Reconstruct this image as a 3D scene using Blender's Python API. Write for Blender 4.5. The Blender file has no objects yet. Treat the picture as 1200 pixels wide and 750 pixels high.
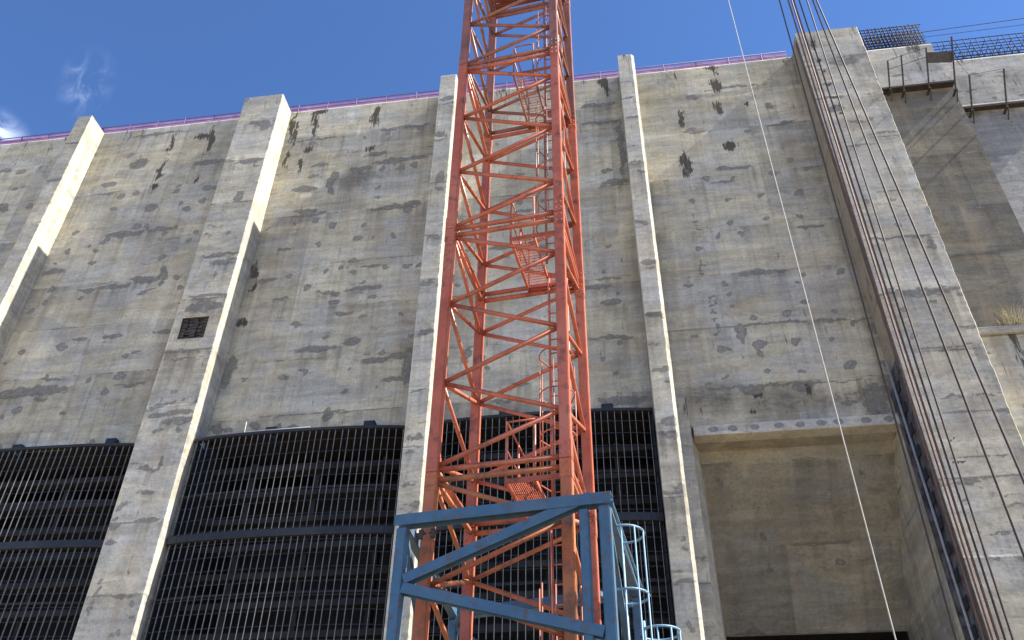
import bpy, bmesh, math, random
import numpy as np
from mathutils import Vector, Matrix

random.seed(7)
R = math.radians
scene = bpy.context.scene
COL = scene.collection

# ------------------------------------------------------------------ camera
cd = bpy.data.cameras.new('camera')
cam = bpy.data.objects.new('camera', cd)
COL.objects.link(cam)
cd.sensor_width = 36.0
cd.lens = 36.0 * 1005.1 / 1200.0
cd.clip_start, cd.clip_end = 0.1, 5000
rgt, up, fwd = Vector((0.989717, 0.142509, 0.012329)), Vector((0.07745, -0.60636, 0.79141)), Vector((-0.120259, 0.782316, 0.611162))
m = Matrix((rgt, up, -fwd)).transposed().to_4x4()
m.translation = (0, -26.0, 0)
cam.matrix_world = m
scene.camera = cam

# ------------------------------------------------------------------ sky and sun
SUN_DIR = Vector((1.0, -0.052, 1.045)).normalized()
w = bpy.data.worlds.new('World')
scene.world = w
w.use_nodes = True
nt = w.node_tree
nt.nodes.clear()
N = nt.nodes.new
out = N('ShaderNodeOutputWorld')
bg = N('ShaderNodeBackground')
sky = N('ShaderNodeTexSky')
sky.sky_type = 'NISHITA'
sky.sun_disc = False
sky.sun_elevation = math.asin(SUN_DIR.z)
sky.sun_rotation = math.atan2(SUN_DIR.x, SUN_DIR.y)
sky.air_density, sky.dust_density, sky.ozone_density = 0.80, 0.0, 10.0
sky.altitude = 1500
bg.inputs['Strength'].default_value = 0.118
tc = N('ShaderNodeTexCoord')


def cloud(direction, size, stretch, lo, hi, seed):
    """wispy cloud around one direction of the sky"""
    d = Vector(direction).normalized()
    t1 = d.cross(Vector((0, 0, 1))).normalized()
    t2 = t1.cross(d)
    a = N('ShaderNodeVectorMath'); a.operation = 'DOT_PRODUCT'; a.inputs[1].default_value = t1
    b = N('ShaderNodeVectorMath'); b.operation = 'DOT_PRODUCT'; b.inputs[1].default_value = t2
    f = N('ShaderNodeVectorMath'); f.operation = 'DOT_PRODUCT'; f.inputs[1].default_value = d
    for q in (a, b, f):
        nt.links.new(tc.outputs['Generated'], q.inputs[0])
    cv = N('ShaderNodeCombineXYZ')
    sx = N('ShaderNodeMath'); sx.operation = 'DIVIDE'; sx.inputs[1].default_value = size
    sy = N('ShaderNodeMath'); sy.operation = 'DIVIDE'; sy.inputs[1].default_value = size * stretch
    nt.links.new(a.outputs['Value'], sx.inputs[0]); nt.links.new(b.outputs['Value'], sy.inputs[0])
    nt.links.new(sx.outputs[0], cv.inputs[0]); nt.links.new(sy.outputs[0], cv.inputs[1])
    cv.inputs[2].default_value = seed
    no = N('ShaderNodeTexNoise')
    no.inputs['Scale'].default_value = 1.6; no.inputs['Detail'].default_value = 7; no.inputs['Roughness'].default_value = 0.62
    no.inputs['Distortion'].default_value = 0.8
    nt.links.new(cv.outputs[0], no.inputs['Vector'])
    cv2 = N('ShaderNodeCombineXYZ')
    nt.links.new(sx.outputs[0], cv2.inputs[0]); nt.links.new(sy.outputs[0], cv2.inputs[1])
    ln = N('ShaderNodeVectorMath'); ln.operation = 'LENGTH'
    nt.links.new(cv2.outputs[0], ln.inputs[0])
    fall = N('ShaderNodeMapRange'); fall.interpolation_type = 'SMOOTHSTEP'
    fall.inputs['From Min'].default_value = 1.0; fall.inputs['From Max'].default_value = 0.0
    nt.links.new(ln.outputs['Value'], fall.inputs['Value'])
    mr = N('ShaderNodeMapRange'); mr.interpolation_type = 'SMOOTHSTEP'
    mr.inputs['From Min'].default_value = lo; mr.inputs['From Max'].default_value = hi
    nt.links.new(no.outputs['Fac'], mr.inputs['Value'])
    mu = N('ShaderNodeMath'); mu.operation = 'MULTIPLY'
    nt.links.new(fall.outputs[0], mu.inputs[0]); nt.links.new(mr.outputs[0], mu.inputs[1])
    ahead = N('ShaderNodeMath'); ahead.operation = 'GREATER_THAN'; ahead.inputs[1].default_value = 0
    nt.links.new(f.outputs['Value'], ahead.inputs[0])
    mu2 = N('ShaderNodeMath'); mu2.operation = 'MULTIPLY'
    nt.links.new(mu.outputs[0], mu2.inputs[0]); nt.links.new(ahead.outputs[0], mu2.inputs[1])
    return mu2.outputs[0]


def px_dir(x, y):
    return fwd + rgt * ((x - 600) / 1005.1) - up * ((y - 375) / 1005.1)


prev = sky.outputs[0]
for (d, size, st, lo, hi, sd, amt) in ((px_dir(101, 98), 0.030, 1.5, 0.40, 0.80, 3.0, 0.15), (px_dir(-14, 160), 0.045, 0.8, 0.3, 0.6, 9.0, 0.55)):
    c = cloud(d, size, st, lo, hi, sd)
    am = N('ShaderNodeMath'); am.operation = 'MULTIPLY'; am.inputs[1].default_value = amt
    nt.links.new(c, am.inputs[0])
    mx = N('ShaderNodeMix'); mx.data_type = 'RGBA'
    nt.links.new(am.outputs[0], mx.inputs['Factor'])
    nt.links.new(prev, mx.inputs['A'])
    mx.inputs['B'].default_value = (7.5, 8.2, 9.6, 1)
    prev = mx.outputs['Result']
nt.links.new(prev, bg.inputs['Color'])
nt.links.new(bg.outputs[0], out.inputs[0])

ld = bpy.data.lights.new('sun', 'SUN')
ld.energy = 5.0
ld.angle = R(0.53)
ld.color = (1.0, 0.945, 0.86)
sun = bpy.data.objects.new('sun', ld)
COL.objects.link(sun)
sun.rotation_euler = SUN_DIR.to_track_quat('Z', 'Y').to_euler()
sun.location = (60, -10, 80)

vs = scene.view_settings
vs.view_transform = 'Standard'
vs.look = 'None'
vs.gamma = 1
vs.use_curve_mapping = False
vs.exposure = 1.36

# ------------------------------------------------------------------ materials
def mat(name, color, rough=0.6, metal=0.0, var=0.12, scale=6.0, bump=0.0, color2=None, dirt=None, dirt_amt=0.35, spec=0.4):
    """painted / plain surface with uneven tone, optional second colour in patches"""
    M = bpy.data.materials.new(name)
    M.use_nodes = True
    t = M.node_tree
    b = t.nodes['Principled BSDF']
    b.inputs['Roughness'].default_value = rough
    b.inputs['Metallic'].default_value = metal
    b.inputs['Specular IOR Level'].default_value = spec
    co = t.nodes.new('ShaderNodeTexCoord')
    n1 = t.nodes.new('ShaderNodeTexNoise')
    n1.inputs['Scale'].default_value = scale; n1.inputs['Detail'].default_value = 6; n1.inputs['Roughness'].default_value = 0.65
    t.links.new(co.outputs['Object'], n1.inputs['Vector'])
    mr = t.nodes.new('ShaderNodeMapRange')
    mr.inputs['From Min'].default_value = 0.3; mr.inputs['From Max'].default_value = 0.7
    mr.inputs['To Min'].default_value = 1 - var; mr.inputs['To Max'].default_value = 1 + var
    t.links.new(n1.outputs['Fac'], mr.inputs['Value'])
    mx = t.nodes.new('ShaderNodeMix'); mx.data_type = 'RGBA'; mx.blend_type = 'MULTIPLY'
    mx.inputs['Factor'].default_value = 1
    mx.inputs['A'].default_value = (*color, 1)
    t.links.new(mr.outputs[0], mx.inputs['B'])
    last = mx.outputs['Result']
    for c2, amt, sc in ((color2, 0.5, scale * 0.35), (dirt, dirt_amt, scale * 2.3)):
        if c2 is None:
            continue
        n2 = t.nodes.new('ShaderNodeTexNoise')
        n2.inputs['Scale'].default_value = sc; n2.inputs['Detail'].default_value = 8; n2.inputs['Roughness'].default_value = 0.7
        t.links.new(co.outputs['Object'], n2.inputs['Vector'])
        m2 = t.nodes.new('ShaderNodeMapRange')
        m2.inputs['From Min'].default_value = 0.62 - amt * 0.3; m2.inputs['From Max'].default_value = 0.72 - amt * 0.2
        t.links.new(n2.outputs['Fac'], m2.inputs['Value'])
        x2 = t.nodes.new('ShaderNodeMix'); x2.data_type = 'RGBA'
        x2.inputs['B'].default_value = (*c2, 1)
        t.links.new(m2.outputs[0], x2.inputs['Factor'])
        t.links.new(last, x2.inputs['A'])
        last = x2.outputs['Result']
    t.links.new(last, b.inputs['Base Color'])
    if bump:
        bp = t.nodes.new('ShaderNodeBump'); bp.inputs['Strength'].default_value = bump; bp.inputs['Distance'].default_value = 0.02
        t.links.new(n1.outputs['Fac'], bp.inputs['Height'])
        t.links.new(bp.outputs[0], b.inputs['Normal'])
    return M


def concrete(name, base=(0.40, 0.385, 0.345), tan=(0.36, 0.285, 0.19), tan_amt=0.4, streak=0.35, attr=True, dark=(0.112, 0.108, 0.096), bump=0.5):
    """weathered board-marked concrete; 'stain' attribute: R mortar smears, G black mould, B ochre, A tone and painted shade"""
    M = bpy.data.materials.new(name)
    M.use_nodes = True
    t = M.node_tree
    b = t.nodes['Principled BSDF']
    b.inputs['Roughness'].default_value = 0.9
    b.inputs['Specular IOR Level'].default_value = 0.2
    L = t.links.new
    co = t.nodes.new('ShaderNodeTexCoord')

    def noise(sc, scale=1.0, detail=6, rough=0.6, dist=0.0):
        mp = t.nodes.new('ShaderNodeMapping')
        mp.inputs['Scale'].default_value = sc
        L(co.outputs['Object'], mp.inputs['Vector'])
        n = t.nodes.new('ShaderNodeTexNoise')
        n.inputs['Scale'].default_value = scale; n.inputs['Detail'].default_value = detail
        n.inputs['Roughness'].default_value = rough; n.inputs['Distortion'].default_value = dist
        L(mp.outputs[0], n.inputs['Vector'])
        return n.outputs['Fac']

    def rng(v, a, c, lo=0.0, hi=1.0):
        r = t.nodes.new('ShaderNodeMapRange'); r.interpolation_type = 'SMOOTHSTEP'
        r.inputs['From Min'].default_value = a; r.inputs['From Max'].default_value = c
        r.inputs['To Min'].default_value = lo; r.inputs['To Max'].default_value = hi
        L(v, r.inputs['Value'])
        return r.outputs[0]

    def math_(op, a, c):
        q = t.nodes.new('ShaderNodeMath'); q.operation = op
        for i, v in enumerate((a, c)):
            if isinstance(v, (int, float)):
                q.inputs[i].default_value = v
            else:
                L(v, q.inputs[i])
        return q.outputs[0]

    def mix(f, A, B, mode='MIX'):
        x = t.nodes.new('ShaderNodeMix'); x.data_type = 'RGBA'; x.blend_type = mode
        for k, v in (('Factor', f), ('A', A), ('B', B)):
            if isinstance(v, (int, float)):
                x.inputs[k].default_value = v
            elif isinstance(v, tuple):
                x.inputs[k].default_value = (*v, 1)
            else:
                L(v, x.inputs[k])
        return x.outputs['Result']

    big = noise((1, 1, 1), 0.35, 5, 0.6)
    boards = noise((0.35, 0.35, 2.4), 1.0, 7, 0.68, 0.3)          # long horizontal board marks
    fine = noise((1, 1, 1), 9.0, 8, 0.7)
    runs = noise((5.0, 5.0, 0.20), 1.0, 7, 0.68, 0.4)       # vertical water runs
    blot = noise((1.0, 1.0, 1.6), 1.1, 8, 0.7, 0.6)
    c = mix(rng(big, 0.35, 0.65), tuple(v * 0.86 for v in base), tuple(v * 1.10 for v in base))
    hue = noise((0.8, 0.8, 1.2), 0.5, 6, 0.65, 0.6)
    gm = (base[0] + base[1] + base[2]) / 3
    c = mix(math_('MULTIPLY', rng(hue, 0.42, 0.60), 0.75), c, (gm * 0.92, gm * 0.92, gm * 0.83))
    c = mix(1.0, c, rng(boards, 0.32, 0.70, 0.80, 1.14), 'MULTIPLY')
    c = mix(1.0, c, rng(fine, 0.28, 0.72, 0.85, 1.13), 'MULTIPLY')
    c = mix(math_('MULTIPLY', rng(blot, 0.50, 0.66), 0.55), c, tuple(v * 0.55 for v in base))
    c = mix(math_('MULTIPLY', rng(runs, 0.50, 0.78), streak), c, (0.17, 0.165, 0.15))
    smear = noise((0.55, 0.55, 2.3), 1.5, 9, 0.75, 0.5)
    c = mix(math_('MULTIPLY', rng(smear, 0.55, 0.65), 0.40), c, tuple(v * 0.42 for v in base))
    pale = noise((0.6, 0.6, 1.1), 1.3, 8, 0.7, 0.8)
    c = mix(math_('MULTIPLY', rng(pale, 0.56, 0.70), 0.40), c, tuple(v * 1.30 for v in base))
    for sc_, s0 in (((0.25, 0.25, 1.9), 1.0), ((0.9, 0.9, 1.3), 1.1)):
        ck = noise(sc_, s0, 7, 0.62, 0.3)
        ln = math_('ABSOLUTE', math_('SUBTRACT', ck, 0.5), 0)
        gate = rng(noise((0.7, 0.7, 0.7), 1.0, 3, 0.5), 0.50, 0.62)
        c = mix(math_('MULTIPLY', math_('MULTIPLY', rng(ln, 0.007, 0.0), gate), 0.6), c, tuple(v * 0.35 for v in base))
    ochre = noise((1.5, 1.5, 0.12), 1.0, 6, 0.6, 0.5)
    c = mix(math_('MULTIPLY', rng(ochre, 0.50, 0.72), tan_amt), c, tan)
    if attr:
        at = t.nodes.new('ShaderNodeAttribute'); at.attribute_name = 'stain_shade'
        sp = t.nodes.new('ShaderNodeSeparateColor')
        L(at.outputs['Color'], sp.inputs[0])
        rag = noise((1.0, 1.0, 1.5), 3.6, 9, 0.78, 0.6)
        rag0 = math_('SUBTRACT', rag, 0.5)
        c = mix(1.0, c, rng(at.outputs['Alpha'], 0.0, 1.0, 0.55, 1.45), 'MULTIPLY')
        bb = math_('ADD', sp.outputs['Blue'], math_('MULTIPLY', rag0, 0.8))
        c = mix(math_('MULTIPLY', rng(bb, 0.25, 0.9), 0.62), c, tan)
        rr = math_('ADD', sp.outputs['Red'], math_('MULTIPLY', rag0, 1.5))
        dk = mix(rng(rr, 0.40, 0.75), tuple(v * 0.72 for v in dark), tuple(v * 1.9 for v in dark))
        dk = mix(1.0, dk, rng(fine, 0.3, 0.7, 0.7, 1.3), 'MULTIPLY')
        c = mix(math_('MULTIPLY', rng(math_('ADD', rr, math_('MULTIPLY', math_('SUBTRACT', fine, 0.5), 0.5)), 0.24, 0.60), 0.84), c, dk)
        ragv = math_('SUBTRACT', noise((11.0, 11.0, 1.1), 1.0, 7, 0.75, 0.3), 0.5)
        gg = math_('ADD', sp.outputs['Green'], math_('MULTIPLY', ragv, 3.0))
        c = mix(math_('MULTIPLY', rng(gg, 0.30, 0.55), 0.92), c, (0.062, 0.054, 0.040))
    L(c, b.inputs['Base Color'])
    bp = t.nodes.new('ShaderNodeBump'); bp.inputs['Strength'].default_value = bump; bp.inputs['Distance'].default_value = 0.03
    h = math_('ADD', math_('MULTIPLY', boards, 0.6), math_('MULTIPLY', fine, 0.5))
    L(h, bp.inputs['Height'])
    L(bp.outputs[0], b.inputs['Normal'])
    return M


M_WALL = concrete('wall_concrete', base=(0.53, 0.482, 0.345), streak=0.5, tan_amt=0.48)
M_PIER = concrete('buttress_concrete', base=(0.53, 0.487, 0.37), tan_amt=0.22, streak=0.2)
M_LIGHT = concrete('pale_new_concrete', base=(0.50, 0.47, 0.385), tan_amt=0.12, streak=0.4, attr=False)
M_BROWN = concrete('brown_stained_concrete', base=(0.20, 0.178, 0.13), tan=(0.30, 0.24, 0.16), tan_amt=0.5, streak=0.75)
M_LOWER = concrete('damp_lower_concrete', base=(0.36, 0.345, 0.30), tan=(0.20, 0.17, 0.12), tan_amt=0.6, streak=0.6, attr=False)
M_GREY = concrete('grey_slab_concrete', base=(0.30, 0.295, 0.275), tan_amt=0.12, streak=0.5)
M_BLOCK = concrete('pale_block_concrete', base=(0.50, 0.475, 0.40), tan_amt=0.15, streak=0.5)
M_INTAKE = concrete('intake_concrete', base=(0.345, 0.318, 0.24), tan=(0.27, 0.225, 0.15), tan_amt=0.2, streak=0.5)
M_CHAMBER = mat('void_shade_concrete', (0.022, 0.021, 0.020), 0.9, var=0.3, scale=0.8)  # near-black colour paints in the darkness of the intake void
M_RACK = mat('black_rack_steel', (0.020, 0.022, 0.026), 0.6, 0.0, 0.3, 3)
M_BAR = mat('sunlit_tone_rack_bar', (0.20, 0.20, 0.19), 0.6, 0.1, 0.6, 1.2)  # paler than the rack frame: sun on the bars put into their colour
M_INNER = mat('near_black_beam', (0.026, 0.026, 0.026), 0.8, 0, 0.6, 0.8)  # near-black colour for the chamber beams and rack ties
M_RUST = mat('rusty_steel', (0.13, 0.075, 0.05), 0.85, 0.0, 0.35, 5, 0.3, color2=(0.17, 0.10, 0.075))
M_PINK = mat('primer_rust', (0.13, 0.103, 0.082), 0.8, 0.0, 0.3, 2.5, 0.2, color2=(0.11, 0.075, 0.055))
M_DARKWET = mat('dark_stained_steel', (0.11, 0.11, 0.112), 0.55, 0.0, 0.5, 1.1, 0.3, color2=(0.16, 0.16, 0.165), dirt=(0.02, 0.02, 0.03), dirt_amt=0.6)
M_PIPE = mat('pale_pipe', (0.34, 0.34, 0.33), 0.6, 0, 0.2, 4)
M_BLUE = mat('blue_paint', (0.058, 0.132, 0.205), 0.5, 0.0, 0.16, 3, 0.05, color2=(0.085, 0.145, 0.195), dirt=(0.10, 0.085, 0.075), dirt_amt=0.34)
M_CYAN = mat('light_blue_paint', (0.17, 0.31, 0.41), 0.45, 0.0, 0.14, 4, dirt=(0.16, 0.2, 0.22), dirt_amt=0.25)
M_ORANGE = mat('orange_paint', (0.44, 0.118, 0.062), 0.38, 0.0, 0.22, 1.7, 0.05, color2=(0.50, 0.17, 0.10), dirt=(0.20, 0.075, 0.05), dirt_amt=0.32)
M_FADED = mat('faded_red_paint', (0.265, 0.108, 0.074), 0.42, 0.0, 0.22, 1.7, 0.05, color2=(0.36, 0.16, 0.11), dirt=(0.17, 0.08, 0.06), dirt_amt=0.34)
M_TAN = mat('tan_orange_paint', (0.43, 0.150, 0.060), 0.6, 0.0, 0.22, 1.7, 0.05, color2=(0.46, 0.13, 0.06), dirt=(0.20, 0.10, 0.055), dirt_amt=0.36)
M_DARKRED = mat('dark_red_paint', (0.22, 0.075, 0.05), 0.65, 0.0, 0.2, 2)
M_ROPE_W = mat('white_rope_fibre', (0.45, 0.43, 0.38), 0.8, 0, 0.15, 8)
M_ROPE_D = mat('rusty_wire_rope', (0.15, 0.090, 0.065), 0.7, 0.2, 0.3, 6)
M_ROPE_B = mat('black_wire_rope', (0.07, 0.052, 0.042), 0.7, 0.2, 0.3, 6)
M_HOSE = mat('black_rubber', (0.02, 0.02, 0.02), 0.6, 0, 0.2, 4)
M_NET = mat('mauve_safety_net', (0.46, 0.27, 0.47), 0.8, 0, 0.22, 2.0)
M_RAIL = mat('purple_rail_paint', (0.16, 0.07, 0.17), 0.6, 0, 0.2, 3)
M_REBAR = mat('bluish_rebar', (0.018, 0.018, 0.030), 0.8, 0.0, 0.3, 5)
M_WOOD = mat('wet_dark_planks', (0.040, 0.032, 0.025), 0.85, 0, 0.35, 3, 0.3)
M_POST = mat('dark_steel_post', (0.06, 0.05, 0.045), 0.7, 0.2, 0.3, 4)
M_DRY = mat('dry_grass', (0.44, 0.40, 0.27), 0.9, 0, 0.3, 9)
M_LEAF = mat('dull_green_grass', (0.11, 0.13, 0.06), 0.9, 0, 0.3, 9)
M_EARTH = mat('dry_earth', (0.40, 0.315, 0.21), 0.95, 0, 0.25, 0.3, 0.4, color2=(0.32, 0.25, 0.165))
M_DIM_GROUND = mat('added_dark_ground', (0.055, 0.048, 0.040), 0.6, 0, 0.3, 0.6, 0.5)
M_ROUGH = mat('dark_rough_pocket', (0.07, 0.062, 0.056), 0.95, 0, 0.5, 7, 0.9, color2=(0.10, 0.085, 0.078))

# ------------------------------------------------------------------ helpers
def new_obj(name, me, material, parent=None):
    o = bpy.data.objects.new(name, me)
    if material is not None:
        me.materials.append(material)
    COL.objects.link(o)
    if parent is not None:
        o.parent = parent
    return o


def thing(name, label, cat, loc=(0, 0, 0), group=None):
    o = bpy.data.objects.new(name, None)
    o.empty_display_size = 0.3
    COL.objects.link(o)
    o.location = loc
    o['label'] = label
    o['category'] = cat
    if group:
        o['group'] = group
    return o


def tag(o, label, cat, group=None):
    o['label'] = label
    o['category'] = cat
    if group:
        o['group'] = group
    return o


class MB:
    """collects boxes, bars and tubes into one mesh; coordinates are world, shifted by -origin"""
    def __init__(self, origin=(0, 0, 0)):
        self.bm = bmesh.new()
        self.o = Vector(origin)

    def box(self, lo, hi, bevel=0.0):
        lo, hi = Vector(lo) - self.o, Vector(hi) - self.o
        c, s = (lo + hi) / 2, hi - lo
        r = bmesh.ops.create_cube(self.bm, size=1, matrix=Matrix.Translation(c) @ Matrix.Diagonal((*s, 1)))
        if bevel:
            es = {e for v in r['verts'] for e in v.link_edges}
            bmesh.ops.bevel(self.bm, geom=list(es), offset=bevel, segments=1, affect='EDGES')
        return self

    def _frame(self, p, q, ref):
        p, q = Vector(p) - self.o, Vector(q) - self.o
        d = (q - p).normalized()
        ref = Vector(ref)
        if abs(d.dot(ref.normalized())) > 0.98:
            ref = Vector((1, 0, 0)) if abs(d.x) < 0.9 else Vector((0, 1, 0))
        a = d.cross(ref).normalized()
        b = a.cross(d).normalized()
        return p, q, d, a, b

    def bar(self, p, q, w, h, ref=(0, 0, 1), bevel=0.0):
        """rectangular bar; w across, h along ref"""
        p, q, d, a, b = self._frame(p, q, ref)
        mt = Matrix((a * w, b * h, d * (q - p).length)).transposed().to_4x4()
        mt.translation = (p + q) / 2
        r = bmesh.ops.create_cube(self.bm, size=1, matrix=mt)
        if bevel:
            es = {e for v in r['verts'] for e in v.link_edges}
            bmesh.ops.bevel(self.bm, geom=list(es), offset=bevel, segments=2, affect='EDGES')
        return self

    def tube(self, pts, r, n=8, closed=False):
        pts = [Vector(p) - self.o for p in pts]
        rings = []
        prev_a = None
        K = len(pts)
        for i, p in enumerate(pts):
            if closed:
                d = (pts[(i + 1) % K] - pts[i - 1]).normalized()
            else:
                d = (pts[min(i + 1, K - 1)] - pts[max(i - 1, 0)]).normalized()
            if prev_a is None:
                ref = Vector((0, 0, 1)) if abs(d.z) < 0.9 else Vector((1, 0, 0))
                a = d.cross(ref).normalized()
            else:
                a = (prev_a - d * prev_a.dot(d)).normalized()
            prev_a = a
            b = d.cross(a)
            rings.append([self.bm.verts.new(p + (a * math.cos(2 * math.pi * k / n) + b * math.sin(2 * math.pi * k / n)) * r) for k in range(n)])
        for i in range(K if closed else K - 1):
            A, B = rings[i], rings[(i + 1) % K]
            for k in range(n):
                f = self.bm.faces.new((A[k], A[(k + 1) % n], B[(k + 1) % n], B[k]))
                f.smooth = True
        if not closed:
            self.bm.faces.new(rings[0][::-1]); self.bm.faces.new(rings[-1])
        return self

    def poly(self, pts):
        self.bm.faces.new([self.bm.verts.new(Vector(p) - self.o) for p in pts])
        return self

    def build(self, name, material, parent=None):
        bmesh.ops.recalc_face_normals(self.bm, faces=self.bm.faces[:])
        me = bpy.data.meshes.new(name)
        self.bm.to_mesh(me)
        self.bm.free()
        o = new_obj(name, me, material, parent)
        o.location = self.o
        if parent is not None:
            o.location = self.o - WORLD_LOC.get(parent.name, Vector(parent.location))
            WORLD_LOC[o.name] = self.o.copy()
        return o


WORLD_LOC = {}

# value noise for stain maps and uneven formwork
_rs = np.random.RandomState(11)
_lat = _rs.rand(256, 256)


def vnoise(x, y):
    xi, yi = np.floor(x).astype(int), np.floor(y).astype(int)
    fx, fy = x - xi, y - yi
    fx, fy = fx * fx * (3 - 2 * fx), fy * fy * (3 - 2 * fy)
    g = lambda i, j: _lat[i % 256, j % 256]
    return (g(xi, yi) * (1 - fx) + g(xi + 1, yi) * fx) * (1 - fy) + (g(xi, yi + 1) * (1 - fx) + g(xi + 1, yi + 1) * fx) * fy


def fbm(x, y, o=4):
    s, a, tot = 0, 1.0, 0
    for k in range(o):
        s = s + a * vnoise(x * 2 ** k + 17.3 * k, y * 2 ** k + 5.1 * k)
        tot += a
        a *= 0.55
    return s / tot


def sstep(a, b, v):
    t = np.clip((v - a) / (b - a), 0, 1)
    return t * t * (3 - 2 * t)


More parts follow.
